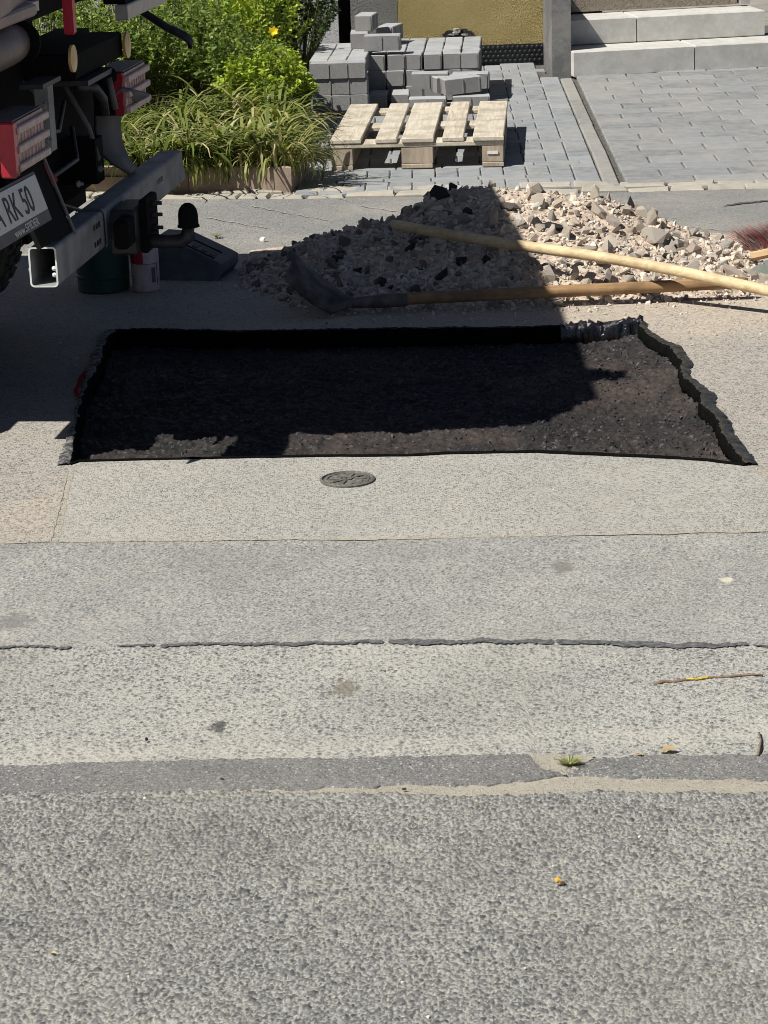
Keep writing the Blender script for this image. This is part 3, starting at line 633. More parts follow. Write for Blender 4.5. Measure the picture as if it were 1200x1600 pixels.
# ---------------- paving
def frame2(p0, p1):
    b = (p1 - p0); b.z = 0; b.normalize(); a = Vector((b.y, -b.x, 0)); return a, b
PL0, PL1 = G(943, 288), G(873, 120); PR0, PR1 = G(971, 287), G(895, 122)
aL, bL = frame2((PL0 + PR0) / 2, (PL1 + PR1) / 2); aR, bR = aL, bL
path_o = bpy.data.objects.new('paved_path', None); COL.objects.link(path_o); path_o['kind'] = 'structure'; path_o.location = PL0
drive_o = bpy.data.objects.new('driveway', None); COL.objects.link(drive_o); drive_o['kind'] = 'structure'; drive_o.location = PR0
def stone_mesh(name, sx, sy, mat, ch=.005, h=.05):
    mb = MB().box((0, 0, -h / 2), (sx, sy, h), ch=ch); me = bpy.data.meshes.new(name); me.from_pydata([tuple(v) for v in mb.v], [], mb.f); me.materials.append(mat); return me
def lay(me, name, parent, c, yaw):
    o = bpy.data.objects.new(name, me); COL.objects.link(o); o.parent = parent; o.location = c - parent.location
    o.rotation_euler = (rnd.uniform(-.006, .006), rnd.uniform(-.006, .006), yaw + rnd.uniform(-.006, .006)); return o
yawL = math.atan2(aL.y, aL.x)
me_a = stone_mesh('paving_stone', .100, .244, M['pathpaver']); me_b = stone_mesh('paving_stone_flat', .210, .100, M['pathpaver']); me_s = stone_mesh('paving_stone_square', .108, .162, M['pathpaver'])
LEN = 4.75
wallY = 15.22
r = 0; t = -.02
while t < LEN:
    for cidx in range(12):
        c = PL0 + aL * (-.113 - .104 * (cidx + .5)) + bL * (t + .125); c.z = rnd.uniform(-.002, .002)
        if c.y < wallY - .12: lay(me_a, 'paving_stone', path_o, c, yawL)
    for cidx in range(6):
        c = PL0 + aL * (-.113 - .107 - .214 * cidx + (.05 if r % 2 else 0)) + bL * (t + .302); c.z = rnd.uniform(-.002, .002)
        if c.y < wallY - .06 and not (r % 2 and cidx == 0 and False): lay(me_b, 'paving_stone', path_o, c, yawL)
    t += .354; r += 1
t = 0
while t < LEN - .2:
    c = PL0 + aL * (-.056) + bL * (t + .084); c.z = rnd.uniform(-.002, .002)
    if c.y < 14.42: lay(me_s, 'paving_stone', path_o, c, yawL)
    t += .166
edge_o = bpy.data.objects.new('path_edging', None); COL.objects.link(edge_o); edge_o['kind'] = 'structure'; edge_o.location = PL0
me_e = stone_mesh('edging_slab', .068, .92, M['edging'], .006)
for k in range(4):
    c = PL0 + aL * .040 + bL * (.47 + .93 * k); c.z = .002; lay(me_e, 'edging_slab', edge_o, c, yawL)
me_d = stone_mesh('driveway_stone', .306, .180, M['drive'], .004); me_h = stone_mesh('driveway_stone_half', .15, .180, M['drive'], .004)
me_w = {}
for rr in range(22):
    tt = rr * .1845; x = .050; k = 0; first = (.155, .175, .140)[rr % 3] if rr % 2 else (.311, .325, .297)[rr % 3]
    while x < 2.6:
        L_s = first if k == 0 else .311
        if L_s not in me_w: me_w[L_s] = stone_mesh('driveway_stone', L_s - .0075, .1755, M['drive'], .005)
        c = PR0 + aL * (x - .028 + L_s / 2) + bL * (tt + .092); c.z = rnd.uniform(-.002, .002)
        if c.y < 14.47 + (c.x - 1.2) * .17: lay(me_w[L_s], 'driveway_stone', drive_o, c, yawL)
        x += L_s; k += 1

# garden bed
soil = MB(); sA = G(200, 297); soil.add([(-4.5, 10.95, .07), (-.38, 10.84, .07), (-.36, 13.0, .09), (-.4, 15.1, .12), (-4.5, 15.1, .12)], [(0, 1, 2, 3, 4)])
soil.obj('garden_soil', M['soil'], kind='structure')

# ================================================================== HOUSE
hy = 15.2
house = thing('house', 'ochre plastered house front with grey plinth behind the stacked pavers', 'house', (0.7, hy, 0))
xw0 = D(622, 30, hy).x; xw1 = D(858, 60, hy).x; zb = G(800, 68).z
zb = D(800, 70, hy).z
w = MB(); w.box(((xw0 + 1.45) / 2, hy + .16, 1.4), (1.45 - xw0, .3, 2.6 + 0 * zb)); wl = mesh_obj('wall', np.array(w.v) * np.array([1, 1, 1]) + np.array([0, 0, 0]), w.f, M['yellow'], house)
for v in wl.data.vertices:
    if v.co.z < 1.0: v.co.z = zb
pl = MB(); pl.box(((xw0 + 1.45) / 2, hy + .17, zb / 2 - .02), (1.45 - xw0, .28, zb + .035)); pl.obj('plinth', M['cavity'], house)
gx0 = D(548, 30, hy).x
gw = MB(); gw.box(((gx0 + xw0) / 2 - .002, hy + .15, 1.3), (xw0 - gx0 - .004, .26, 2.8)); gw.obj('pier', M['greyplaster'], house, label='grey roughcast pier left of the ochre plaster')
dk = MB(); dk.box((gx0 - .05, hy + .30, 1.2), (.1, .1, 2.6)); dk.obj('shadow_gap', M['cavity'], house)  # near-black box, the shade of the gap is in its colour
pwx = D(528, 15, hy).x
pw_ = MB(); pw_.box((pwx - 2.5, hy + .12, 1.3), (5.0, .24, 2.8)); pw_.obj('side_wall', M['palewall'], house, label='pale grey rendered wall behind the shrubs')
# hole knocked in the plaster with a mortar lump
hc = D(716, 56, hy); hm = MB(); pts_ = []
for i in range(22):
    a = math.pi * i / 21; rr = rnd.uniform(.85, 1.12); pts_.append(Vector((hc.x + .105 * math.cos(a) * rr, hy - .004, hc.z - .012 + .055 * math.sin(a) * rr)))
hm.prism(pts_, (0, .02, 0)); hm.obj('plaster_hole', M['cavity'], house)
lm = MB()
def hull_rock(n=14, seed=0, flat=(1, .85, .75)):
    g = np.random.default_rng(seed); bm = bmesh.new()
    p = g.normal(size=(n, 3)); p /= np.linalg.norm(p, axis=1)[:, None]; p *= (.75 + .3 * g.random(n))[:, None]; p *= np.array(flat) * (1 + .25 * g.normal(size=3)).clip(.6, 1.4)
    for q in p: bm.verts.new(q)
    r_ = bmesh.ops.convex_hull(bm, input=bm.verts[:]); bmesh.ops.delete(bm, geom=[e for e in r_['geom_interior'] if isinstance(e, bmesh.types.BMVert)], context='VERTS')
    bmesh.ops.triangulate(bm, faces=bm.faces[:]); bm.verts.index_update()
    v = np.array([q.co[:] for q in bm.verts]); f = [tuple(x.index for x in fc.verts) for fc in bm.faces]; bm.free(); return v, f
for i in range(7):
    v, f = hull_rock(12, 40 + i); lm.add(v * rnd.uniform(.012, .026) + np.array([hc.x + rnd.uniform(-.05, .05) * (i > 0), hy - .012, hc.z + .035 - i * .004 + rnd.uniform(-.008, .008)]), f)
lm.obj('mortar_lump', M['mortar'], house)
# black dimpled drainage sheet along the foot of the wall
dA, dB = G(748, 101), G(856, 97)
ds = MB(); X0, X1 = D(740, 90, hy - .02).x, D(857, 90, hy - .02).x; ztop = zb + .004
ds.box(((X0 + X1) / 2, hy - .006, ztop / 2 - .01), (X1 - X0, .006, ztop + .02))
nx = int((X1 - X0) / .03)
for j in range(5):
    for i in range(nx):
        cx = X0 + .02 + i * .03 + (.015 if j % 2 else 0); cz = .016 + j * .027
        if cz > ztop - .01: continue
        ds.lathe((cx, hy - .009, cz), [(.0125, 0), (.011, .006), (.006, .009), (0, .0095)], 8, M=Matrix.Rotation(math.pi / 2, 3, 'X'))
tag(ds.obj('drainage_sheet', M['blackplastic']), 'black dimpled drainage sheet along the foot of the ochre wall', 'drainage sheet')

# concrete side slab beside the steps
sl_ = MB(); s0 = G(862, 117); s1 = G(893, 118); sy = s1.y
poly = [Vector((s0.x, sy, -.05)), Vector((s1.x, sy, -.05)), Vector((s1.x, sy, .475)), Vector((s0.x, sy, .475))]
sl_.box(((s0.x + s1.x) / 2, (sy + hy) / 2, .2), (s1.x - s0.x, hy - sy - .012, .56), ch=.006)
tag(sl_.obj('side_slab', M['slab']), 'dark grey upright concrete slab standing left of the entrance steps', 'concrete slab')

steps = thing('entrance_steps', 'light grey concrete block steps at the house entrance', 'steps', G(1050, 112))
qa, qb = G(896, 120), G(1200, 103.5); sd = (qb - qa).normalized(); sn_ = Vector((-sd.y, sd.x, 0)); syaw = math.atan2(sd.y, sd.x); Rz = Matrix.Rotation(syaw, 3, 'Z')
def stepblock(t0, t1, depth0, z0, dep=.36, hgt=.15, label=None):
    c = qa + sd * ((t0 + t1) / 2) + sn_ * (depth0 + dep / 2); c.z = z0 + hgt / 2
    m = MB().box(c, (t1 - t0 - .006, dep, hgt), Rz, .006, True); return m.obj('step_block', M['step'], steps)
L1 = (G(1086, 110) - qa).length; 
stepblock(0, L1, 0, -.006); stepblock(L1, L1 + 1.0, 0, -.006)
L2 = L1 - .27
stepblock(-.02, L2, .31, .147); stepblock(L2, L2 + .80, .31, .147)
ul = MB(); c = qa + sd * .56 + sn_ * .78; c = qa + sd * .60 + sn_ * .78; ul.box((c.x, c.y, .9), (1.17, .3, 1.18), Rz, .004); 
pwl = ul.obj('wall_panel', M['pebbledash'], house, label='beige pebbledash wall panel above the entrance steps')
c2 = qa + sd * 1.21 + sn_ * .75
um = MB().box((c2.x + .02, c2.y, .9), (.06, .3, 1.18), Rz, .004); um.obj('door_frame', M['alu'], house)

# ================================================================== PALLET
pal = thing('pallet', 'weathered wooden pallet with five deck boards in front of the stacked pavers', 'pallet', (0, 0, 0))
PX, PY, PYAW = -.189, 11.26, -.0741
pal.location = (PX, PY, 0)
pe = Vector((math.cos(PYAW), math.sin(PYAW), 0)); pn = Vector((-pe.y, pe.x, 0)); PRz = Matrix.Rotation(PYAW, 3, 'Z')
def pb(name, u0, u1, v0, v1, z0, z1, mat, lab=None, rot=0):
    c = Vector((PX, PY, 0)) + pe * ((u0 + u1) / 2) + pn * ((v0 + v1) / 2); c.z = (z0 + z1) / 2
    me = MB().box((0, 0, 0), (u1 - u0, v1 - v0, z1 - z0), ch=.0035, allch=True)
    o = mesh_obj(name, me.v, me.f, mat, pal, loc=c); o.rotation_euler = (rnd.uniform(-.002, .002), rnd.uniform(-.002, .002), PYAW + rnd.uniform(-.004, .004) + rot)
    if lab: o['label'] = lab
    return o
us = [(.0, .143), (.208, .306), (.331 - .002, .476), (.517, .615), (.660, .803)]
for i, (a, b) in enumerate(us): pb('deck_board', a, b, -.004 + rnd.uniform(-.006, .004), 1.2 + rnd.uniform(-.004, .006), .1225, .144, M['palletwood'], 'split deck board at the right edge' if i == 4 else None)
for v0, v1 in ((0, .145), (.5275, .6725), (1.055, 1.2)): pb('stringer_board', 0, .8, v0, v1, .1005, .122, M['palletwood'])
for v0, v1 in ((0.002, .143), (.53, .67), (1.057, 1.198)):
    for u0, u1 in ((0, .1), (.3275, .4725), (.7, .798)): pb('block', u0 + .001, u1, v0, v1, .0225, .100, M['palletblock'])
for u0, u1 in ((0, .1), (.3275, .4725), (.7, .8)): pb('skid_board', u0, u1 - .001, .0, 1.2, 0, .022, M['palletblock'])
tg = MB().box(Vector((PX, PY, 0)) + pe * .75 + pn * -.0015 + Vector((0, 0, .068)), (.05, .003, .014), PRz); tg.obj('label_tag', M['pale'], pal)

# ================================================================== STACK OF PAVERS
def paver_mesh(name, sx, sy, sz, nub):
    mb = MB().box((0, 0, 0), (sx, sy, sz), ch=.004)
    for k in nub:
        for s in (-1, 1): mb.box((k, s * (sy / 2 + .002), -.003), (.006, .004, sz - .012))
    for s in (-1, 1):
        for k in ((-.25 * sy, .25 * sy) if sy > .15 else (.3 * sy,)): mb.box((s * (sx / 2 + .0006), k, -.003), (.0036, .006, sz - .012))
    me = bpy.data.meshes.new(name); me.from_pydata([tuple(v) for v in mb.v], [], mb.f); me.materials.append(M['paver']); me.materials.append(M['paverside']); me.update()
    for p in me.polygons:
        if abs(p.normal.z) < .3: p.material_index = 1
    return me
PT = .084
me_end = paver_mesh('paver_end', .098, .2, PT, (.0385,))
me_long = paver_mesh('paver_long', .2, .098, PT, (-.003, .088))
me_trip = paver_mesh('paver_triple', .297, .098, PT, (-.051, .047, .142))
def paver(me, c, yaw, label, group=None, tilt=(0, 0)):
    o = bpy.data.objects.new('concrete_paver', me); COL.objects.link(o); o.location = c; o.rotation_euler = (tilt[0], tilt[1], yaw)
    return tag(o, label, 'paver', group)
LAY = ('bottom-layer', 'middle-layer', 'top-layer'); NTH = ('leftmost', 'second', 'third', 'fourth', 'fifth', 'rightmost'); ROWN = ('front row', 'second row', 'third row', 'rear row')
SY = -.06; se = Vector((math.cos(SY), math.sin(SY), 0)); sn2 = Vector((-se.y, se.x, 0))
S0 = G(489, 184, .0) ; S0.z = .02
bat = thing('wooden_batten', 'short brown wooden batten under the left end of the paver stack', 'batten', S0)
bm_ = MB().box(S0 + se * .15 + sn2 * .1 + Vector((0, 0, -.006)), (.32, .08, .028), Matrix.Rotation(SY, 3, 'Z'), .003); bm_.obj('plank', M['palletblock'], bat)
gL = 'pavers in the left block of the stack'; gR = 'pavers in the right block of the stack'; gF = 'loose pavers leaning at the front of the stack'; gT = 'loose pavers on top of the stack'
for k, lab in enumerate(('bottom triple-width paver at the left front of the stack', 'middle triple-width paver at the left front of the stack', 'top triple-width paver at the left front of the stack')):
    paver(me_trip, S0 + se * (.150 + rnd.uniform(-.003, .003) - .006 * (k == 2)) + sn2 * (.05 + (.004 if k < 2 else -.006)) + Vector((0, 0, .014 + PT / 2 + (PT + .0015) * k)), SY, lab, gL)
for k in range(3):
    for r_ in range(4):
        for c_ in range(3):
            if k < 2 and c_ > 0 and r_ > 0: continue
            paver(me_end, S0 + se * (.041 + .101 * c_ - .01 + rnd.uniform(-.002, .002)) + sn2 * (.215 + .204 * r_ + rnd.uniform(-.003, .003)) + Vector((0, 0, .014 + PT / 2 + (PT + .0015) * k)), SY,
                  f'{LAY[k]} paver in the left block of the stack, {NTH[c_]} column, {ROWN[r_]}', gL)
R0 = D(574, 112, S0.y + .46); R0.z = S0.z - .02; R0.y = S0.y + .46
for k in range(3):
    for r_ in range(4):
        for c_ in range(6):
            if k < 2 and r_ > 0 and c_ < 5: continue
            if k == 0 and c_ in (0, 1) and r_ == 0: pass
            fan = (.06 * math.sin(c_ * 2.1) if (k == 2 and r_ == 0) else 0)
            paver(me_end, R0 + se * (.052 + .1035 * c_ + rnd.uniform(-.003, .003)) + sn2 * (.1 + .204 * r_ + rnd.uniform(-.006, .006)) + Vector((0, 0, .012 + PT / 2 + (PT + .0015) * k)), SY + fan,
                  f'{LAY[k]} paver in the right block of the stack, {NTH[c_]} column, {ROWN[r_]}', gR)
ZT = .014 + 3 * (PT + .0015) + S0.z
def put(px, py, z): return G(px, py, z)
# loose pavers on top
q = put(570, 76, ZT - .02); 
paver(me_end, Vector((D(562, 60, S0.y + .62).x, S0.y + .70, ZT + PT / 2)), SY + .05, 'lower loose paver under the topmost paver of the stack', gT)
paver(me_end, Vector((D(573, 40, S0.y + .80).x, S0.y + .80, ZT + PT * 1.5 + .002)), SY - .12, 'topmost loose paver perched above the left block of the stack', gT)
paver(me_end, Vector((D(609, 52, S0.y + 1.05).x, S0.y + 1.02, ZT + PT / 2 - .002)), SY - .25, 'loose paver on top of the stack behind the two-part paver', gT)
paver(me_long, Vector((D(598, 72, S0.y + .52).x, S0.y + .50, ZT + PT / 2)), SY - .02, 'loose sideways paver lying on top near the middle of the stack', gT)
# loose pavers at the front
zf = .0
paver(me_long, Vector((D(668, 154, S0.y + .05).x, S0.y + .03, PT / 2)), SY, 'flat sideways paver on the ground left of centre behind the pallet', gF)
paver(me_long, Vector((D(736, 154, S0.y + .08).x, S0.y + .06, PT / 2)), SY + .03, 'flat sideways paver on the ground behind the right deck boards', gF)
paver(me_long, Vector((D(672, 126, S0.y + .3).x, S0.y + .27, PT * 1.5 + .02)), SY - .02, 'second-layer sideways paver behind the leaning paver', gF)
paver(me_long, Vector((D(700, 128, S0.y + .20).x + .02, S0.y + .215, PT * 1.5 + .004)), SY + .35, 'skewed paver partly hidden by the leaning paver', gF)
paver(me_long, Vector((D(720, 128, S0.y + .1).x, S0.y + .10, PT * 1.5 + .01)), SY + .30, 'angled paver lying across two others at the front of the stack', gF, (0, -.05))
paver(me_end, Vector((D(592, 150, S0.y + .2).x, S0.y + .30, PT / 2 + .0)), SY, 'shaded paver on the ground in the gap beside the left block', gF)
paver(me_end, Vector((D(626, 150, S0.y + .2).x, S0.y + .30, PT / 2)), SY + .04, 'half-shaded paver on the ground beside the gap in the stack', gF)
paver(me_long, Vector((D(735, 122, S0.y + .4).x, S0.y + .36, PT * 1.5)), SY - .04, 'rear sideways paver at the right end of the loose pavers', gF)

# ================================================================== GARDEN EDGING
edg = thing('garden_edging', 'weathered brown edging boards holding back the flower bed', 'edging', G(400, 298))
def board(p, q, h, th, name='edging_board'):
    d_ = (q - p).normalized(); n2 = Vector((-d_.y, d_.x, 0)); m = MB()
    c = (p + q) / 2 + n2 * th / 2; c.z = h / 2 - .02
    mm = MB().box((0, 0, 0), ((q - p).length, th, h + .04), ch=.006, allch=True); o = mesh_obj(name, mm.v, mm.f, M['edgeboard'], edg, loc=c); o.rotation_euler = (rnd.uniform(-.02, .02), 0, math.atan2(d_.y, d_.x)); return o
e0, e1, e2 = G(60, 300), G(417, 299), G(456, 298.5)
board(e0, G(295, 299.5), .115, .03); board(G(296, 299.5), e1, .112, .03); board(G(418, 299), e2, .108, .03)
e3 = e2 + Vector((.07, .5, 0)); board(e2 + Vector((.0, .0, 0)), e3, .11, .03)

# ================================================================== PLANTS
def ribbons(curves, widths, tints):
    """many curved blades joined into one mesh; curves: (n,k,3)"""
    n, k, _ = curves.shape
    t = np.gradient(curves, axis=1); side = np.cross(t, np.array([0, 0, 1.0])); ln = np.linalg.norm(side, axis=2, keepdims=True); side = side / np.maximum(ln, 1e-6)
    prof = np.sin(np.linspace(.35, math.pi - .04, k)) ** .7
    off = side * (widths[:, None, None] * prof[None, :, None])
    L = curves - off; Rr = curves + off
    v = np.stack([L, Rr], axis=2).reshape(-1, 3)
    base = (np.arange(n) * k * 2)[:, None]; i = np.arange(k - 1)[None, :] * 2
    f = np.stack([base + i, base + i + 1, base + i + 3, base + i + 2], axis=2).reshape(-1, 4)
    return v, f, np.repeat(tints, k * 2)
def lily(c, n, ln, seed, label, dry=0.3, lean=(0, 0), w=.0075):
    g = np.random.default_rng(seed); k = 8; s = np.linspace(0, 1, k)
    az = g.random(n) * 2 * math.pi; L = ln * (.55 + .5 * g.random(n)); el0 = np.radians(52 + 32 * g.random(n)); droop = 1.3 + 1.9 * g.random(n)
    rb = .09 * np.sqrt(g.random(n)); ab = g.random(n) * 2 * math.pi
    cur = np.zeros((n, k, 3)); cur[:, 0, 0] = c[0] + rb * np.cos(ab); cur[:, 0, 1] = c[1] + rb * np.sin(ab); cur[:, 0, 2] = c[2]
    az = np.where(g.random(n) < .55, ab + g.normal(size=n) * .6, az)
    for j in range(1, k):
        el = el0 - droop * (j / (k - 1)) ** 1.6; step = L / (k - 1); wig = az + g.normal(size=n) * .08
        cur[:, j, 0] = cur[:, j - 1, 0] + step * np.cos(el) * np.cos(wig) + lean[0] * step; cur[:, j, 1] = cur[:, j - 1, 1] + step * np.cos(el) * np.sin(wig) + lean[1] * step
        cur[:, j, 2] = np.maximum(cur[:, j - 1, 2] + step * np.sin(el), .02)
    yl = EDGE_Y + (g.random(n) < .10) * -.3; dy_ = np.minimum(cur[:, :, 1] - yl[:, None], 0); cur[:, :, 1] -= dy_ * .88
    ti = np.clip(g.normal(.34, .2, n) + (g.random(n) < dry * .75) * .42, 0, 1)
    v, f, tt = ribbons(cur, w * (.6 + .7 * g.random(n)), ti)
    o = mesh_obj('daylily', v, f, M['lily'], tint=tt)
    return tag(o, label, 'plant', 'strap-leaved plants along the edging')
EDGE_Y = G(400, 299).y - .012
lilies = [((228, 262, 0), 130, .40, 'low daylily clump with arching blades behind the steel crossbar'), ((300, 252, .0), 170, .43, 'daylily clump hanging over the left edging board'),
          ((352, 246, .0), 190, .43, 'yellowing daylily clump over the middle of the edging'), ((405, 240, .0), 190, .42, 'daylily clump with straw-coloured tips over the right edging board'),
          ((436, 250, .0), 170, .40, 'dry silvery grass clump drooping round the corner of the edging'), ((275, 205, .0), 150, .50, 'tall daylily clump in the second row near the rear lamp'),
          ((340, 200, 0), 170, .50, 'olive daylily clump in the second row at the middle of the bed'), ((420, 205, 0), 150, .46, 'daylily clump in the second row beside the lime shrub'), ((170, 120, 0), 70, .7, 'tall pale grass clump behind the vehicle chassis'), ((160, 235, 0), 120, .5, 'daylily clump half hidden by the mudguard')]
for i, ((px, py, _), n, ln, lab) in enumerate(lilies):
    c = G(px, py + 24, .08); lily((c.x, c.y + .17, .07), int(n * 1.5), ln, 100 + i, lab, .28 if i != 4 else .75, (0, -.03), .0075 if i != 4 else .005)

def shrub(c, rx, ry, h, n_st, n_leaf, size, seed, mat, label, name='leafy_shrub', tm=.5, up=.75):
    g = np.random.default_rng(seed); root = thing(name, label, 'shrub', (c[0], c[1], c[2]), 'leafy shrubs in the flower bed')
    st = MB(); LV, LF, LT = [], [], []; nv = 0
    for s in range(n_st):
        a = g.random() * 2 * math.pi; rr = math.sqrt(g.random()); tip = np.array([c[0] + rx * rr * math.cos(a), c[1] + ry * rr * math.sin(a), c[2] + h * (1 - .45 * rr ** 2) * (.72 + .33 * g.random())])
        b0 = np.array([c[0] + .3 * rx * rr * math.cos(a), c[1] + .3 * ry * rr * math.sin(a), c[2]]); mid = (b0 + tip) / 2 + np.array([0, 0, .12 * h])
        ts = np.linspace(0, 1, 6)[:, None]; cv = (1 - ts) ** 2 * b0 + 2 * ts * (1 - ts) * mid + ts ** 2 * tip
        st.tube(cv.tolist(), [.0035, .003, .0028, .0024, .002, .0012], 4, False)
        nl = int(n_leaf * 1.7); tt = np.sort(g.random(nl) ** .6) * (1 - .25) + .25
        for t_ in tt:
            p = (1 - t_) ** 2 * b0 + 2 * t_ * (1 - t_) * mid + t_ ** 2 * tip; ang = g.random() * 2 * math.pi; el = g.normal(.35, .45)
            d = np.array([math.cos(ang) * math.cos(el), math.sin(ang) * math.cos(el), math.sin(el)]); sd_ = np.cross(d, [0, 0, 1.0]); sd_ /= (np.linalg.norm(sd_) + 1e-6)
            roll = g.normal(0, .5); nrm = np.cross(sd_, d); sd_ = sd_ * math.cos(roll) + nrm * math.sin(roll)
            L = size * .82 * (.42 + .75 * g.random()); W = L * (.2 + .12 * g.random()); p0 = p + d * .004; cup = nrm * L * .06
            LV += [p0, p0 + d * L * .45 + sd_ * W + cup, p0 + d * L + nrm * (-L * .12), p0 + d * L * .45 - sd_ * W + cup, p0 + d * L * .5]
            LF += [(nv, nv + 1, nv + 4), (nv + 1, nv + 2, nv + 4), (nv + 2, nv + 3, nv + 4), (nv + 3, nv, nv + 4)]; nv += 5
            LT += [float(np.clip(g.normal(tm, .22) + .2 * (t_ - .6), 0, 1))] * 5
    mesh_obj('stems', st.v, st.f, M['stem'], root)
    mesh_obj('foliage', np.array(LV), LF, mat, root, tint=LT)
    return root
shr = [((140, 70), 12.4, .34, .34, .66, 90, 26, .040, 'leaf', 'fine-leaved green shrub beside the red post', .5), ((215, 70), 12.6, .36, .36, .66, 100, 26, .040, 'leaf', 'bushy mid-green shrub under the hanging arm', .5),
       ((300, 80), 12.9, .36, .36, .62, 100, 26, .042, 'leaf', 'dense green shrub at the middle of the flower bed', .45), ((372, 105), 12.5, .30, .32, .50, 90, 26, .038, 'leaf', 'dark-hearted green shrub above the daylilies', .4),
       ((405, 130), 12.3, .26, .32, .42, 90, 28, .036, 'limeleaf', 'low lime-green shrub next to the stacked pavers', .55), ((432, 100), 12.8, .17, .26, .38, 80, 26, .036, 'limeleaf', 'bright lime-green shrub left of the top pavers', .6),
       ((400, 50), 13.6, .36, .36, .66, 90, 26, .045, 'limeleaf', 'tall lime-green shrub with a yellow flower', .5), ((330, 30), 14.2, .4, .4, .75, 90, 24, .05, 'leaf', 'tall green shrub at the back of the flower bed', .45),
       ((462, 30), 14.5, .30, .3, .62, 80, 26, .04, 'darkleaf', 'dark shaded shrub against the pale house wall', .4), ((190, 30), 14.0, .45, .4, .8, 90, 24, .045, 'leaf', 'broad green shrub behind the truck', .5),
       ((80, 60), 13.4, .45, .4, .75, 90, 24, .045, 'leaf', 'green shrub mostly hidden behind the truck', .5), ((262, 20), 13.4, .3, .3, .7, 80, 26, .042, 'leaf', 'upright green shrub behind the hanging arm', .6),
       ((474, 178), 12.8, .08, .12, .22, 30, 26, .03, 'limeleaf', 'small lime-green sprig at the foot of the paver stack', .6), ((425, 12), 14.6, .35, .3, .75, 70, 24, .045, 'darkleaf', 'dark green shrub in the far corner by the wall', .5)]
for i, ((px, py), Y, rx, ry, h, ns, nl, sz, mt, lab, tmn) in enumerate(shr):
    X = D(px, py, Y).x; shrub((X, Y, .08), rx, ry, h, ns, nl, sz, 300 + i, M[mt], lab, tm=tmn)
def flower(p, r_, label, n=6):
    t_ = thing('yellow_flower', label, 'flower', p); 
    for k in range(n):
        a = 2 * math.pi * k / n + .3; d = Vector((math.cos(a), math.sin(a) * .5 - .4, math.sin(a) * .8 + .3)).normalized(); s_ = d.cross(Vector((.2, -1, .3))).normalized()
        P0 = Vector(p); mesh_obj('petal', [P0, P0 + d * r_ * .55 + s_ * r_ * .3, P0 + d * r_, P0 + d * r_ * .55 - s_ * r_ * .3], [(0, 1, 2, 3)], M['petal'], t_)
flower(D(427, 50, 13.2), .035, 'yellow flower on the lime-green shrub'); flower(D(376, 4, 13.7), .05, 'yellow flower at the top edge of the flower bed')
# broad pale leaf plant at the very top
mb_ = MB(); T0 = D(372, 28, 13.6); TT = []
for k in range(9):
    a = -1.2 + k * .33; d = Vector((math.sin(a), -.3, math.cos(a) * .8)).normalized(); s_ = d.cross(Vector((0, -1, .2))).normalized(); Lh = .14 + .05 * rnd.random()
    mb_.add([T0, T0 + d * Lh * .5 + s_ * .018, T0 + d * Lh, T0 + d * Lh * .5 - s_ * .018], [(0, 1, 2, 3)]); TT += [.8 + .2 * rnd.random()] * 4
tag(mesh_obj('broadleaf_plant', mb_.v, mb_.f, M['limeleaf'], tint=TT), 'pale broad-leaved rosette at the top of the flower bed', 'plant')

# ================================================================== RUBBLE PILE
pile = thing('rubble_pile', 'heap of broken concrete and sandy rubble behind the dug-out patch', 'rubble pile', (.4, 8.9, 0))
YR = 9.02
rpx = [(340, 438), (380, 418), (440, 388), (490, 362), (560, 340), (640, 318), (678, 290), (740, 284), (790, 288), (880, 293), (940, 300), (985, 318), (1060, 347), (1120, 373), (1170, 402), (1215, 425)]
rX = np.array([D(x, y, YR).x for x, y in rpx]); rZ = np.array([max(0.0, D(x, y, YR).z) for x, y in rpx]) - np.array([.010, .018, .030, .036, .040, .040, .026, .016, .018, .022, .024, .022, .020, .020, .016, .010]); rZ = np.maximum(rZ, .0)
fpx = [(345, 446), (420, 458), (470, 482), (560, 487), (700, 482), (870, 480), (1000, 473), (1190, 462), (1215, 460)]
fX = np.array([G(*q_).x for q_ in fpx]); fY = np.array([G(*q_).y for q_ in fpx])
def pz(x, y):
    hz = float(np.interp(x, rX, rZ, 0, 0)); y0 = float(np.interp(x, fX, fY)); 
    if hz <= 0: return -.02
    if y <= YR: t_ = (y - y0) / (YR - y0)
    else: t_ = 1 - (y - YR) / (.35 + hz * 1.5)
    if t_ <= 0: return -.02
    s_ = t_ ** 1.15 if t_ < 1 else 1
    return hz * min(1, s_) + .014 * mnoise.fractal(Vector((x * 7, y * 7, 1.7)), .8, 2, 4) * min(1, t_ * 3) + .002
gx_ = np.arange(rX[0] - .05, rX[-1] + .1, .018); gy_ = np.arange(8.0, 10.1, .018)
vv = [(x, y, pz(x, y)) for y in gy_ for x in gx_]; nx_ = len(gx_)
ff = [(j * nx_ + i, j * nx_ + i + 1, (j + 1) * nx_ + i + 1, (j + 1) * nx_ + i) for j in range(len(gy_) - 1) for i in range(nx_ - 1) if max(vv[j * nx_ + i][2], vv[j * nx_ + i + 1][2], vv[(j + 1) * nx_ + i + 1][2], vv[(j + 1) * nx_ + i][2]) > -.01]
mesh_obj('rubble_fines', vv, ff, M['mound'], pile, kind='stuff')
rocks = []
for i in range(14):
    v, f = hull_rock(13 + i % 4, 500 + i); me = bpy.data.meshes.new('rubble_stone'); me.from_pydata(v.tolist(), [], f); me.materials.append(M['rock']); rocks.append((me, v, f))
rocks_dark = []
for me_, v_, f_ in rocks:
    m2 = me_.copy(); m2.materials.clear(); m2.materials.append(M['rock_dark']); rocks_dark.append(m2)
spots_ = []
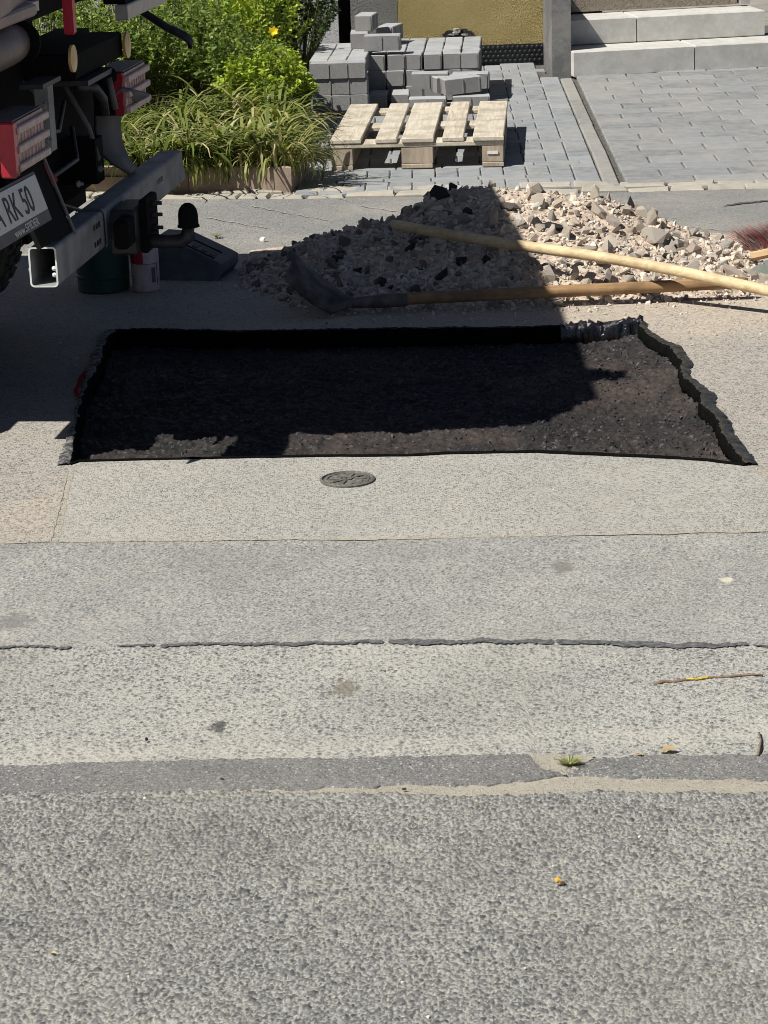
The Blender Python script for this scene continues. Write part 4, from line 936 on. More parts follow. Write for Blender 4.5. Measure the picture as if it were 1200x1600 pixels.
def sample():
    while True:
        x = rnd.uniform(rX[0], rX[-1]); y0 = float(np.interp(x, fX, fY)); y = rnd.uniform(y0 - .02, YR + .08)
        z = pz(x, y)
        if z > -.012: return x, y, z
cnt = 0
while cnt < 290:
    x, y, z = sample(); r_ = min(.041, max(.0155, rnd.lognormvariate(math.log(.0235), .32))) * (1.32 if x > .4 else 1.0)
    if any((x - a) ** 2 + (y - b) ** 2 < (.62 * (r_ + c)) ** 2 for a, b, c in spots_): continue
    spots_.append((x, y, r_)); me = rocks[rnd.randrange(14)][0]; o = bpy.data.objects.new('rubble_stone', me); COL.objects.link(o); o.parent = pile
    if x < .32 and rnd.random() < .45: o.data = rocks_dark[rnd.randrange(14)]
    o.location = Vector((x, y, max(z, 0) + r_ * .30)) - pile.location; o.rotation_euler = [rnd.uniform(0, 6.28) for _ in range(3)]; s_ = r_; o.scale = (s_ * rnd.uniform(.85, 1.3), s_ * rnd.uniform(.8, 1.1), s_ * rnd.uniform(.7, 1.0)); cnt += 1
def scatter(n, pos, rad, name, mat, parent=None, kind='stuff', seed=0, tints=None, flat=1.0):
    g = np.random.default_rng(seed); VV, FF, TT = [], [], []; nv = 0
    for i in range(n):
        v, f = rocks[g.integers(14)][1:]; e = Euler(g.random(3) * 6.28).to_matrix(); a = np.array(v) @ np.array(e).T; r_ = rad(g); p = pos(g)
        a = a * r_ * np.array([1, 1, flat]) + np.array(p); VV.append(a); FF += [(q0 + nv, q1 + nv, q2 + nv) for q0, q1, q2 in f]; nv += len(a)
        TT += [float(g.random() if tints is None else tints(g))] * len(a)
    return mesh_obj(name, np.concatenate(VV), FF, mat, parent, kind=kind, tint=TT)
def pos_pile(g):
    x, y, z = sample(); return (x, y, max(z, 0) + .003)
scatter(1900, pos_pile, lambda g: .0085 + .014 * g.random() ** 1.7, 'medium_rubble', M['grit'], pile, seed=4, tints=lambda g: g.random() * .97)
scatter(3600, pos_pile, lambda g: .003 + .006 * g.random() ** 1.6, 'small_rubble', M['grit'], pile, seed=3, tints=lambda g: g.random() * .93)
# asphalt lumps in the heap
for i, (px, py, Y, r_) in enumerate([(684, 293, 8.98, .045), (706, 288, 9.03, .032), (985, 318, 9.03, .033), (968, 322, 8.98, .02), (840, 352, 8.75, .036), (868, 356, 8.72, .028), (905, 428, 8.45, .030), (620, 345, 9.0, .014), (720, 408, 8.5, .03), (596, 415, 8.45, .03), (1040, 405, 8.6, .02), (640, 372, 8.7, .024), (560, 388, 8.6, .022), (660, 330, 8.8, .026), (700, 352, 8.7, .02), (520, 380, 8.75, .026), (610, 440, 8.4, .024), (690, 425, 8.42, .028), (760, 395, 8.5, .03), (782, 440, 8.35, .022), (480, 408, 8.6, .02), (730, 318, 8.85, .03), (655, 400, 8.5, .018)]):
    p = D(px, py, Y); me = rocks[i % 14][0].copy(); me.materials.clear(); me.materials.append(M['chunk']); o = bpy.data.objects.new('asphalt_lump', me); COL.objects.link(o); o.parent = pile
    o.location = Vector((p.x, p.y, max(pz(p.x, p.y) + r_ * .3, .01))) - pile.location; o.rotation_euler = (rnd.random() * 6, rnd.random() * 6, rnd.random() * 6); o.scale = (r_ * 1.35, r_, r_ * .8)
# crumbs scattered round the heap and over the street
def pos_st(g):
    while True:
        x = g.normal(.35, .75); y = g.normal(8.25, .55)
        if y < 10.2 and pz(x, y) < 0 and not inside(PIT, x, y) and -1.2 < x < 1.9 and not inside(slab_poly, x, y): return (x, y, .002)
def pos_rim(g):
    while True:
        x = rX[0] + (rX[-1] - rX[0] + .1) * g.random(); y = float(np.interp(x, fX, fY)) - abs(g.normal()) * .07 + .03
        if not inside(PIT, x, y): return (x, y, .002)
scatter(520, pos_rim, lambda g: .002 + .010 * g.random() ** 2.4, 'spilled_rubble', M['grit'], pile, seed=8, tints=lambda g: g.random())
scatter(420, pos_st, lambda g: .002 + .006 * g.random() ** 3, 'stone_crumbs', M['grit'], seed=5, tints=lambda g: g.random())
# loose granules of fresh asphalt on the floor of the dug-out
PXmin, PXmax, PYmin, PYmax = min(xs_), max(xs_), min(ys_), max(ys_)
def pos_pit(g):
    while True:
        x = PXmin + (PXmax - PXmin) * g.random(); y = PYmin + (PYmax - PYmin) * g.random()
        if inside(PIT, x, y) and (g.random() < .3 + .7 * (x > .45) or y > 7.4 + .2 * g.normal()): return (x, y, pitz(x, y) + .001)
scatter(5200, pos_pit, lambda g: .0022 + .007 * g.random() ** 3, 'asphalt_granules', M['chunk'], seed=6)

def pos_rd(g):
    x = g.uniform(-1.0, 1.3); y = g.uniform(3.2, 6.2); return (x, y, .0015)
scatter(420, pos_rd, lambda g: .0010 + .0028 * g.random() ** 3, 'road_grit', M['grit'], seed=15, tints=lambda g: g.random())
# ================================================================== BITUMEN JOINT TAPE ROUND THE DUG-OUT
def tape(line, mat, label, seed, out_w, rise, down=.05, rag=.35, wave=.02, crump=.006, thick=.003, inner='bit_black'):
    """strip lining the cut face and folded out over the edge of the street"""
    g = np.random.default_rng(seed); n = len(line); s = 1
    P = []
    pts2 = []
    for a, b in zip(line[:-1], line[1:]):
        k = max(1, int((b - a).length / .008))
        pts2 += [a.lerp(b, i / k) for i in range(k)]
    pts2.append(line[-1]); n = len(pts2)
    def sm(amp, step):
        kx = np.arange(0, n + step, step); return amp * np.interp(np.arange(n), kx, g.normal(size=len(kx)))
    wv = sm(wave, 34) + sm(wave * .3, 12); ow = out_w * np.clip(1 + sm(rag, 26) + sm(rag * .35, 8), .25, 2.2); rz = rise * np.clip(1 + sm(.5, 10), .2, 2)
    rows = 8; V_ = []
    for i, p in enumerate(pts2):
        t = (pts2[min(i + 1, n - 1)] - pts2[max(i - 1, 0)]).normalized(); o_ = Vector((t.y, -t.x, 0))       # outwards (loop runs counter-clockwise)
        q = p - o_ * abs(wv[i]) * .6
        prof = [(-.004 - .004 * abs(math.sin(i * .3)), -down), (-.006, -down * .5), (-.004, rz[i] * .5), (.000, rz[i] + .003), (ow[i] * .3, rz[i] + .006), (ow[i] * .7, rz[i] * .6 + .005), (ow[i], .004 + rz[i] * .1), (ow[i] * 1.0 + .001, .001)]
        for j, (o1, z1) in enumerate(prof):
            c_ = crump * (1 if 0 < j < 7 else .3); V_.append(q + o_ * (o1 + g.normal() * c_ * .3) + Vector((0, 0, z1 + g.normal() * c_ * .25)))
    F_ = [(i * rows + j, i * rows + j + 1, (i + 1) * rows + j + 1, (i + 1) * rows + j) for i in range(n - 1) for j in range(rows - 1)]
    o = mesh_obj('joint_tape', V_, F_, mat, smooth=True); o.data.materials.append(M[inner])
    for i_, f_ in enumerate(o.data.polygons):
        if i_ % (rows - 1) < 3: f_.material_index = 1
    md = o.modifiers.new('thick', 'SOLIDIFY'); md.thickness = thick; md.offset = 0
    return tag(o, label, 'joint tape', 'bitumen joint tape lining the dug-out')
tape(pit_right, M['bit_olive'], 'dusty olive-black joint tape folded over the right edge of the dug-out', 21, .028, .005, .034, .28, .015, .005)
cut = int(len(pit_back) * .16)
cut = next(i for i, p in enumerate(pit_back) if p.x < G(888, 512).x)
tape(pit_back[:cut + 1], M['bit_gloss'], 'glossy black crumpled joint tape at the sunlit back corner of the dug-out', 22, .024, .010, .055, .5, .016, .022, .003, 'bit_gloss')
tape(pit_back[cut:], M['bit_dark'], 'dull black joint tape along the shaded back edge of the dug-out', 23, .010, .004, .05, .3, .006, .004)
tl = tape(pit_left, M['bit_grey'], 'grey-smeared ragged joint tape on the left edge of the dug-out', 24, .024, .003, .05, .4, .007, .003)
tape(pit_front, M['bit_black'], 'thin black joint tape along the front edge of the dug-out', 25, .006, .001, .05, .5, .002, .0008, .0015)
rp = MB(); rl = [G(134, 582), G(128, 592), G(124, 602), G(120, 612), G(122, 622)]
rp.add([v + Vector((-.007 - .003 * (i % 2), 0, .005)) for i, v in enumerate(rl)] + [v + Vector((.004, 0, .008)) for v in rl], [(i, i + 1, 6 + i, 5 + i) for i in range(4)])
rp.obj('red_streak', M['redmatte'], tl)  # narrow matte red strip on the left tape

# ================================================================== VALVE COVER
vc = thing('valve_cover', 'small round cast iron valve cover set in the pale slab', 'valve cover', G(543, 751))
vo = G(543, 751); vo.z = .002; RV = .066
MB().lathe(vo, [(RV + .006, -.01), (RV + .006, .004), (RV + .001, .006), (RV - .001, .002)], 40).obj('frame_ring', M['iron'], vc)
lid = MB().lathe(vo, [(RV - .006, -.01), (RV - .006, .003), (RV - .009, .0045), (RV - .013, .0045), (RV - .014, .0015), (0, .0015)], 36).obj('lid', M['iron'], vc)
MB().lathe(vo, [(RV - .0055, .0012), (RV + .0005, .0012)], 40).obj('gap', M['black'], vc)
ribs = MB()
for k in range(10):
    a = k * math.pi / 5; ribs.box(vo + Vector((math.cos(a) * .034, math.sin(a) * .034, .0025)), (.03, .009, .006), Matrix.Rotation(a, 3, 'Z'), .001)
ribs.lathe(vo, [(.014, .001), (.014, .006), (.006, .006), (.006, .001)], 14); ribs.obj('rib_pattern', M['iron'], lid)

# ================================================================== TOOLS
def rod(name, pts_, rad, mat, parent): return MB().tube(pts_, rad, 14).obj(name, mat, parent, smooth=False)
def smoothrod(name, pts_, rad, mat, parent):
    m = MB().tube(pts_, rad, 14); o = m.obj(name, mat, parent, smooth=True); return o
hA = D(613, 350, 8.72); hB = G(1200, 455, .085)
hd = (hB - hA); hC = hA + hd * 1.28
ph_ = thing('long_handle', 'long pale wooden tool handle resting across the rubble pile into the sun', 'tool handle', hA)
smoothrod('shaft', [hA + hd * t_ + Vector((0, 0, .010 * math.sin(t_ * 2.6) - .006 * math.sin(t_ * 7))) for t_ in (0, .012, .1, .2, .3, .4, .5, .6, .7, .8, .9, 1.0, 1.28)], [.013, .0185, .0195, .0197, .0193, .0196, .0195, .0192, .0196, .0195, .0192, .019, .0185], M['handle'], ph_)
# shovel
sB = G(1168, 441, .06); sA = G(546, 471, .045)
sh = thing('shovel', 'dirty shovel lying at the front foot of the rubble pile, blade to the left', 'shovel', sA)
sd2 = sB - sA
smoothrod('handle', [sA + sd2 * t_ for t_ in (.115, .13, .5, .8, .985, 1.0)], [.017, .0215, .0215, .021, .021, .015], M['handle2'], sh)
smoothrod('socket', [sA + sd2 * t_ - Vector((0, 0, .006 * (1 - t_ * 4))) for t_ in (-.02, .02, .05, .10, .145)], [.013, .019, .022, .025, .0235], M['shovel'], sh)
sp_c = [((552, 470), sA.y), ((530, 468), sA.y + .01), ((505, 452), sA.y + .02), ((476, 428), sA.y + .02), ((453, 405), sA.y + .0)]
hw = [.03, .085, .105, .108, .10]
bl = []; NB = 9
for i, ((px, py), Y) in enumerate(sp_c):
    c = D(px, py, Y); 
    t_ = (D(*sp_c[min(i + 1, 4)][0], sp_c[min(i + 1, 4)][1]) - D(*sp_c[max(i - 1, 0)][0], sp_c[max(i - 1, 0)][1])).normalized()
    sdv = Vector((.10, .93, .27)).normalized(); sdv = (sdv - t_ * sdv.dot(t_)).normalized(); nv_ = sdv.cross(t_).normalized()
    for j in range(NB):
        a = (j / (NB - 1) - .5) * 2; bl.append(c + sdv * hw[i] * a + nv_ * (-.028) * (a * a - .4) * min(1, hw[i] / .08))
bf = [(i * NB + j, i * NB + j + 1, (i + 1) * NB + j + 1, (i + 1) * NB + j) for i in range(4) for j in range(NB - 1)]
bo = mesh_obj('blade', bl, bf, M['shovel'], sh, smooth=True); md = bo.modifiers.new('t', 'SOLIDIFY'); md.thickness = .004
zmin = min(v.co.z + bo.location.z + sA.z for v in bo.data.vertices)
# broom
br0 = D(1174, 401, 8.72); br = thing('broom', 'broom head with red and white bristles at the right edge of the heap', 'broom', (br0.x, br0.y, 0))
bd = Vector((.94, -.22, .22)).normalized(); bnorm = Vector((-.22, .35, .9)); bnorm = (bnorm - bd * bnorm.dot(bd)).normalized(); bs = bd.cross(bnorm).normalized()
Mb = Matrix((bd, bs, bnorm)).transposed()
MB().box(br0 + bd * .15, (.30, .06, .028), Mb, .004, True).obj('head_block', M['broomwood'], br)
g = np.random.default_rng(77); nb = 620
cur = np.zeros((nb, 5, 3)); base_ = np.array(br0)[None] + np.array(bd)[None] * (.004 + .29 * g.random(nb))[:, None] + np.array(bs)[None] * (g.random(nb) - .5)[:, None] * .05 + np.array(bnorm)[None] * .012
spread = np.array(bnorm)[None] * (1.0) + np.array(bd)[None] * (-.55 + g.normal(size=nb) * .22)[:, None] + np.array(bs)[None] * (g.normal(size=nb) * .25)[:, None]
Lb = (.085 + .03 * g.random(nb))[:, None]
for j in range(5):
    cur[:, j] = base_ + spread * Lb * (j / 4) + np.array(bd)[None] * (-.02 * (j / 4) ** 2)
tz = g.random(nb)
v, f, tt = ribbons(cur, np.full(nb, .0017), tz); mesh_obj('bristles', v, f, M['bristle'], br, tint=tt)
smoothrod('handle', [br0 + bd * .16 - bnorm * .01, br0 + bd * .17 + Vector((.5, -.35, -.02)), br0 + bd * .17 + Vector((1.0, -.7, -.03))], .012, M['handle'], br)
# grey scoop blade under the broom
sc0 = D(1166, 414, 8.62)
sc = MB(); rows_ = []
tips = [[(1164, 412, 8.60), (1172, 425, 8.56), (1186, 436, 8.52)], [(1185, 397, 8.62), (1200, 418, 8.54), (1215, 434, 8.48)], [(1225, 380, 8.64), (1250, 400, 8.54), (1262, 430, 8.46)], [(1270, 372, 8.66), (1300, 395, 8.54), (1315, 430, 8.44)]]
pv = [D(q_[0] + 4, q_[1] + 13, q_[2] - .03) for r_ in tips for q_ in r_]
so = mesh_obj('dustpan', pv, [(i * 3 + j, i * 3 + j + 1, (i + 1) * 3 + j + 1, (i + 1) * 3 + j) for i in range(3) for j in range(2)], M['scoop'], smooth=False)
md = so.modifiers.new('t', 'SOLIDIFY'); md.thickness = .004
tag(so, 'grey-green metal pan poking in under the broom at the right edge', 'pan')

# ================================================================== SMALL THINGS ON THE GROUND
def twig(pxs, r0, label, lich=None):
    t_ = thing('twig', label, 'twig', G(*pxs[0])); pt = []
    for i, (px, py) in enumerate(pxs):
        q_ = G(px, py, r0 * .8); pt.append(q_ + Vector((0, 0, .002 * (i % 2))))
    k = len(pt); MB().tube(pt, [r0 * (1 - .45 * i / (k - 1)) for i in range(k)], 7).obj('stick', M['bark'], t_, smooth=True)
    if lich:
        a, b = lich; MB().tube([pt[i] + Vector((0, -.0006, .0012)) for i in range(a, b + 1)], [r0 * .75] * (b - a + 1), 6).obj('lichen', M['lichen'], t_)
twig([(1022, 1069), (1036, 1066), (1052, 1066), (1072, 1063), (1088, 1062), (1106, 1060), (1126, 1058), (1150, 1057), (1172, 1054), (1192, 1056)], .0038, 'thin brown twig with yellow lichen lying on the pale pavement', (3, 5))
twig([(1184, 1180), (1187, 1168), (1189, 1157), (1186, 1146)], .0030, 'short reddish twig standing out of the joint at the right edge')
pc = G(872, 1377, .008); v, f = hull_rock(16, 900, (1, .8, .75)); cb = thing('ochre_fruit', 'small ochre fruit stone lying alone on the coarse road', 'fruit', (pc.x, pc.y, 0))
mesh_obj('flesh', v * .0095 + np.array(pc) + np.array([-.001, .002, .002]), f, M['crumb'], cb); v, f = hull_rock(12, 901); mesh_obj('husk', v * .007 + np.array(pc) + np.array([.004, -.004, -.001]), f, M['bark'], cb)
def leaf(px, py, L, yaw, label, mat='dry'):
    p = G(px, py, .004); d = Vector((math.cos(yaw), math.sin(yaw), .1)); s_ = Vector((-math.sin(yaw), math.cos(yaw), .05))
    o = mesh_obj('fallen_leaf', [p, p + d * L * .4 + s_ * L * .28 + Vector((0, 0, .004)), p + d * L, p + d * L * .4 - s_ * L * .28 + Vector((0, 0, .004)), p + d * L * .5], [(0, 1, 4), (1, 2, 4), (2, 3, 4), (3, 0, 4)], M[mat], tint=[.3, .8, .9, .5, .6])
    return tag(o, label, 'leaf')
leaf(1030, 1174, .04, .2, 'dry tan leaf caught at the edge of the dark strip'); leaf(78, 1490, .014, -.3, 'tiny yellow leaf on the road at the lower left', 'dry'); leaf(1005, 1180, .02, 2.6, 'small curled leaf beside the dry tan leaf')
# weed in the joint
wg = G(890, 1198, .0); g = np.random.default_rng(5); nw = 90; cur = np.zeros((nw, 5, 3)); az = g.random(nw) * 6.28; L = .012 + .022 * g.random(nw)
for j in range(5):
    s_ = j / 4; cur[:, j, 0] = wg.x + .010 * np.cos(az) * g.random(nw) + np.cos(az) * L * s_ * .8; cur[:, j, 1] = wg.y + np.sin(az) * L * s_ * .8; cur[:, j, 2] = .002 + L * (s_ * 1.0 - .55 * s_ ** 2)
v, f, tt = ribbons(cur, np.full(nw, .0011), np.clip(g.normal(.45, .25, nw), 0, 1)); tag(mesh_obj('weed_tuft', v, f, M['lily'], tint=tt), 'small green weed tuft in the sandy notch of the dark strip', 'weed')
# loose lumps
def pebble(px, py, r_, mat, label, grp=None, seed=0):
    p = G(px, py, r_ * .6); v, f = hull_rock(12, 700 + seed); o = mesh_obj('pebble', v * r_, f, mat, loc=p); return tag(o, label, 'pebble', grp)
o = pebble(411, 374, .016, M['pale'], 'pale broken stone on the footway left of the heap', None, 1); o.scale = (.8, .8, 1.1)
pebble(229, 1155, .0065, M['darksteel'], 'dark pebble on the worn pavement left of the middle', None, 2); pebble(347, 1217, .005, M['darksteel'], 'dark pebble on the strip of fine asphalt', None, 3)
for i, (px, py) in enumerate(((1000, 1307), (629, 1535), (1063, 1529), (864, 1353), (820, 1513), (1188, 1446), (669, 1589), (1175, 1518))):
    pebble(px, py, .0035, M['pale'], 'tiny white pebble on the coarse road, ' + ('up to the right of the ochre fruit', 'near the bottom edge at the middle', 'low down towards the right', 'just above the ochre fruit', 'below the ochre fruit', 'by the right edge of the photo', 'lowest of all at the bottom edge', 'near the lower right corner')[i], 'white pebbles on the road', 10 + i)
pebble(631, 1233, .006, M['darksteel'], 'dark pebble in the sandy joint', None, 4)

# ================================================================== TRUCK
PHI = math.radians(7.6); AU = Vector((math.cos(PHI), -math.sin(PHI), 0)); AV = Vector((math.sin(PHI), math.cos(PHI), 0)); TO = Vector((-.94, 6.5, 0))
def T(u, v, z): return TO + AU * u + AV * v + Vector((0, 0, z))
TM = Matrix((AU, AV, Vector((0, 0, 1)))).transposed()
truck = thing('truck', 'small red flatbed truck parked at the left, its rear end towards the dug-out', 'truck', T(-.6, .9, 0))
def tbox(name, u0, u1, v0, v1, z0, z1, mat, parent=None, ch=0.0, **kw):
    return MB().box(T((u0 + u1) / 2, (v0 + v1) / 2, (z0 + z1) / 2), (u1 - u0, v1 - v0, z1 - z0), TM, ch, True).obj(name, mat, parent or truck, **kw)
# crossbar: a hollow rectangular tube, open at the near end
def ringpts(u0, u1, z0, z1, r_, k=4):
    out = []
    for cx, cz, a0 in ((u1 - r_, z1 - r_, 0), (u0 + r_, z1 - r_, 90), (u0 + r_, z0 + r_, 180), (u1 - r_, z0 + r_, 270)):
        for i in range(k + 1):
            a = math.radians(a0 + 90 * i / k); out.append((cx + r_ * math.cos(a), cz + r_ * math.sin(a)))
    return out
U0, U1, Z0, Z1, VB = -.034, .046, .445, .558, .13
ro = ringpts(U0, U1, Z0, Z1, .012); ri = ringpts(U0 + .005, U1 - .005, Z0 + .005, Z1 - .005, .008); nn_ = len(ro)
vs = [T(u, VB, z) for u, z in ro] + [T(u, VB, z) for u, z in ri] + [T(u, 1.9 - .08 * max(0, (z - .50) / .06), z) for u, z in ro] + [T(u, 1.88, z) for u, z in ri]
fs = []
for i in range(nn_):
    j = (i + 1) % nn_; fs += [(i, j, 2 * nn_ + j, 2 * nn_ + i), (nn_ + j, nn_ + i, 3 * nn_ + i, 3 * nn_ + j)]
fs.append(tuple(range(2 * nn_, 3 * nn_)))
bar = mesh_obj('crossbar', vs, fs, M['steel'], truck)
mesh_obj('cut_edge', [T(u, VB - .0012, z) for u, z in ro] + [T(u, VB - .0012, z) for u, z in ri] , [(i, (i + 1) % nn_, nn_ + (i + 1) % nn_, nn_ + i) for i in range(nn_)], M['steel_edge'], bar)
for z in (.495, .477): MB().lathe(T(U1 - .006, VB + .012, z), [(.005, -.012), (.007, -.006), (.005, 0)], 8, M=TM @ Matrix.Rotation(math.pi / 2, 3, 'Y')).obj('bolt', M['steel_edge'], bar)
MB().lathe(T(U0, VB + .012, .492), [(.005, -.004), (.005, .004)], 8, M=TM @ Matrix.Rotation(math.pi / 2, 3, 'Y')).obj('bolt', M['steel_edge'], bar)
for z, v in ((.528, .56), (.478, .56), (.515, 1.45)):
    for k in range(3): tbox('slot', U1, U1 + .0015, v + k * .03, v + .018 + k * .03, z - .008, z + .008, M['black'], bar)
# sleeve and hitch
slv = []
for v in (.68, .70):
    slv += [T(u, v, z) for u, z in ringpts(U0 - .004, U1 + .006, Z0 - .006, Z1 + .005, .016)]
mesh_obj('sleeve', slv, [(i, (i + 1) % nn_, nn_ + (i + 1) % nn_, nn_ + i) for i in range(nn_)], M['steel'], truck)
hv = .86
hit = tbox('tow_hitch', U1 + .001, U1 + .075, hv - .09, hv + .10, .405, .545, M['darksteel'], ch=.008)
tbox('clamp_plate', U1 + .076, U1 + .10, hv - .03, hv + .12, .40, .565, M['blackpaint'], hit, .006)
tbox('clamp_block', U1 + .03, U1 + .075, hv - .18, hv - .092, .44, .53, M['blackpaint'], hit, .01)
for z in (.425, .465, .505, .54):
    MB().lathe(T(U1 + .10, hv + .05, z), [(.011, 0), (.011, .012), (.006, .014), (.006, .03)], 6, M=TM @ Matrix.Rotation(math.pi / 2, 3, 'Y')).obj('bolt', M['darksteel'], hit)
MB().tube([T(U1 + .08, hv, .435), T(.20, hv, .430), T(.242, hv, .432), T(.262, hv, .446), T(.266, hv, .48)], [.021, .021, .023, .024, .02], 12).obj('ball_neck', M['darksteel'], truck, smooth=True)
MB().lathe(T(.266, hv, .475), [(.034, 0), (.034, .004), (.031, .008), (.030, .04), (.027, .054), (.019, .066), (.010, .072), (0, .074)], 20).obj('ball_cap', M['blackpaint'], truck, smooth=True)
# lamps
def lamp(v0, v1, z0, z1, u, red_at):
    L_ = tbox('rear_lamp', u - .10, u - .012, v0, v1, z0, z1, M['blackpaint'], ch=.006)
    if red_at:
        tbox('red_lens', u - .03, u + .012, v0 - .012, v0 + .022, z0 - .004, z1 + .004, M['red'], L_, .004)
        a, b = v0 + .023, v1
    else:
        tbox('red_lens', u - .03, u - .002, v0 - .004, v0 + .012, z0, z1, M['red'], L_, .003); a, b = v0 + .013, v1
    h = (z1 - z0)
    tbox('clear_lens', u - .011, u + .002, a, b, z0 + .002, z1 - .002, M['lens'], L_)
    for k in range(3):
        zz = z0 + h * (.04 + .36 * k); tbox('lens_ridge', u + .0025, u + .016, a, b + .012, zz, zz + h * .15, M['lensbar'], L_, .003)
    kk = 9
    for k in range(1, kk):
        for zz0, zz1 in ((z0 + h * .20, z0 + h * .39), (z0 + h * .56, z0 + h * .75)):
            vv_ = a + (b - a) * k / kk + rnd.uniform(-.006, .006); tbox('lens_rib', u + .0022, u + .005, vv_, vv_ + .004, zz0, zz1, M['lensbar'], L_)
    tbox('lamp_top', u - .09, u - .002, a, b, z1 + .0005, z1 + .004, M['greyplastic'], L_)
    return L_
lamp(0.0, .33, .775, .915, -.02, True); lamp(1.29, 1.60, .755, .890, -.01, False)
# number plate on its tilted carrier
def tilt(u0, z0, lean):      # frame: along -v (reading direction runs away from the camera), up the plate, outward
    up = Vector((0, 0, 1)) * math.cos(lean) - AU * math.sin(lean); outn = AU * math.cos(lean) + Vector((0, 0, 1)) * math.sin(lean); return up, outn
upP, outP = tilt(0, 0, .30)
PO = T(.02, -.38, .672)                  # lower left corner of the carrier
AVP = (AV * math.cos(.055) + AU * math.sin(.055)).normalized()
def pquad(a0, a1, b0, b1, o0, o1, name, mat, parent):
    m = MB(); cs = [(a, b, o) for o in (o0, o1) for a, b in ((a0, b0), (a1, b0), (a1, b1), (a0, b1))]
    m.add([PO + AVP * a + upP * b + outP * o for a, b, o in cs], [(3, 2, 1, 0), (4, 5, 6, 7), (0, 1, 5, 4), (1, 2, 6, 5), (2, 3, 7, 6), (3, 0, 4, 7)]); return m.obj(name, mat, parent)
npl = pquad(-.012, .462, -.030, .108, -.006, 0, 'number_plate', M['greyplastic'], truck)
pquad(0, .45, .002, .100, .0005, .004, 'plate_face', M['plate'], npl)
def text(txt, size, a, b, o, name, mat, parent, xs=1.0):
    cu = bpy.data.curves.new(name, 'FONT'); cu.body = txt; cu.size = size; cu.extrude = .0006; ob = bpy.data.objects.new(name, cu); COL.objects.link(ob)
    dg = bpy.context.evaluated_depsgraph_get(); me = bpy.data.meshes.new_from_object(ob.evaluated_get(dg)); bpy.data.objects.remove(ob)
    vs = [PO + AVP * (a + v.co.x * xs) + upP * (b + v.co.y) + outP * (o + v.co.z) for v in me.vertices]; fs = [tuple(p.vertices) for p in me.polygons]
    return mesh_obj(name, vs, fs, mat, parent)
def lettering(txt, size, a, b, o, name, mat, parent, xs):
    for i, ch_ in enumerate(txt):
        if ch_ == ' ': continue
        cu = bpy.data.curves.new('w', 'FONT'); cu.size = size; cu.body = txt[:i + 1]; ob = bpy.data.objects.new('w', cu); COL.objects.link(ob); bpy.context.view_layer.update(); wa = ob.dimensions.x
        cu.body = ch_; bpy.context.view_layer.update(); wc = ob.dimensions.x; bpy.data.objects.remove(ob)
        text(ch_, size, a + (wa - wc) * xs, b, o, name, mat, parent, xs)
lettering('LA RK 50', .100, .02, .016, .0048, 'plate_letter', M['black'], npl, .88)
lettering('www.SPIDER', .030, .16, -.024, .0012, 'frame_letter', M['plate'], npl, 1.2)
# carrier panel right of the plate
cpn = MB(); a_ = [T(-.04, .02, .775), T(-.04, .36, .765), T(.036, .36, .56), T(.036, .02, .575)]
cpn.prism(a_, AU * -.012 + Vector((0, 0, -.006))); cpn.obj('carrier_panel', M['blackpaint'], truck)
st_ = MB(); st_.prism([T(-.036, .352, .775), T(-.036, .368, .775), T(.042, .368, .548), T(.042, .352, .548)], AU * .004 + Vector((0, 0, .002))); st_.obj('panel_edge', M['greyplastic'], truck)
rr_ = MB(); rr_.prism([T(-.08, .50, .735), T(-.08, .64, .66), T(-.08, .50, .63)], AU * .01); rr_.obj('triangle_reflector', M['darkred'], truck)
# mudguard
mgl = [(192, 140, 1.28), (170, 158, 1.29), (151, 176, 1.30), (152, 205, 1.30), (157, 236, 1.30), (176, 252, 1.30), (207, 270, 1.30)]
mgr = [(234, 150, 1.42), (205, 165, 1.42), (190, 178, 1.42), (189, 200, 1.42), (192, 222, 1.42), (200, 243, 1.42), (214, 262, 1.42)]
def TVp(px, py, v):
    d = ray(px, py); t_ = ((TO - CAM).dot(AV) + v) / d.dot(AV); return CAM + d * t_
mv = [TVp(*q_) for q_ in mgl] + [TVp(*q_) for q_ in mgr]
mg = mesh_obj('mudguard', mv, [(i, i + 1, 8 + i, 7 + i) for i in range(6)], M['greyplastic'], truck, smooth=True); md = mg.modifiers.new('t', 'SOLIDIFY'); md.thickness = .012
sd_m = TVp(192, 236, 1.37)
# chassis
tbox('chassis_rail', -3.6, -.08, .45, .55, .56, .70, M['blackpaint']); tbox('chassis_rail', -3.6, -.08, 1.15, 1.25, .56, .70, M['blackpaint'])
tbox('rear_beam', -.36, -.26, -.1, 1.15, .56, .745, M['blackpaint'])
tbox('blackout_under_panel', -.30, -.19, .12, 1.62, .50, 1.0, M['blackpaint'])  # added black panel, stands in for the deep shade behind the lamps
tbox('blackout_inner_panel', -.9, -.32, .12, 1.40, .50, 1.15, M['blackpaint'])  # second added black panel, blacks out the space further in
tbox('tool_box', -.24, -.03, .78, 1.39, .93, 1.01, M['blackpaint'], ch=.006)
tbox('ledge', -.16, .0, .80, 1.14, .912, .927, M['darksteel'])
tbox('bracket_post', -.09, -.05, .52, .58, .76, .95, M['steel'])
tbox('bracket_foot', -.10, -.03, .40, .60, .955, .968, M['darksteel'])
MB().lathe(T(-.02, .70, 1.005), [(0, 0), (.040, 0), (.040, .008), (0, .012)], 18, M=TM @ Matrix.Rotation(math.pi / 2, 3, 'Y')).obj('reflector', M['amber'], truck)
MB().lathe(T(-.02, 1.40, .965), [(0, 0), (.042, 0), (.042, .008), (0, .012)], 18, M=TM @ Matrix.Rotation(math.pi / 2, 3, 'Y')).obj('reflector', M['amber'], truck)
MB().tube([T(-.04, 1.10, .90), T(.0, 1.13, .905)], .022, 12).obj('knob', M['blackpaint'], truck)
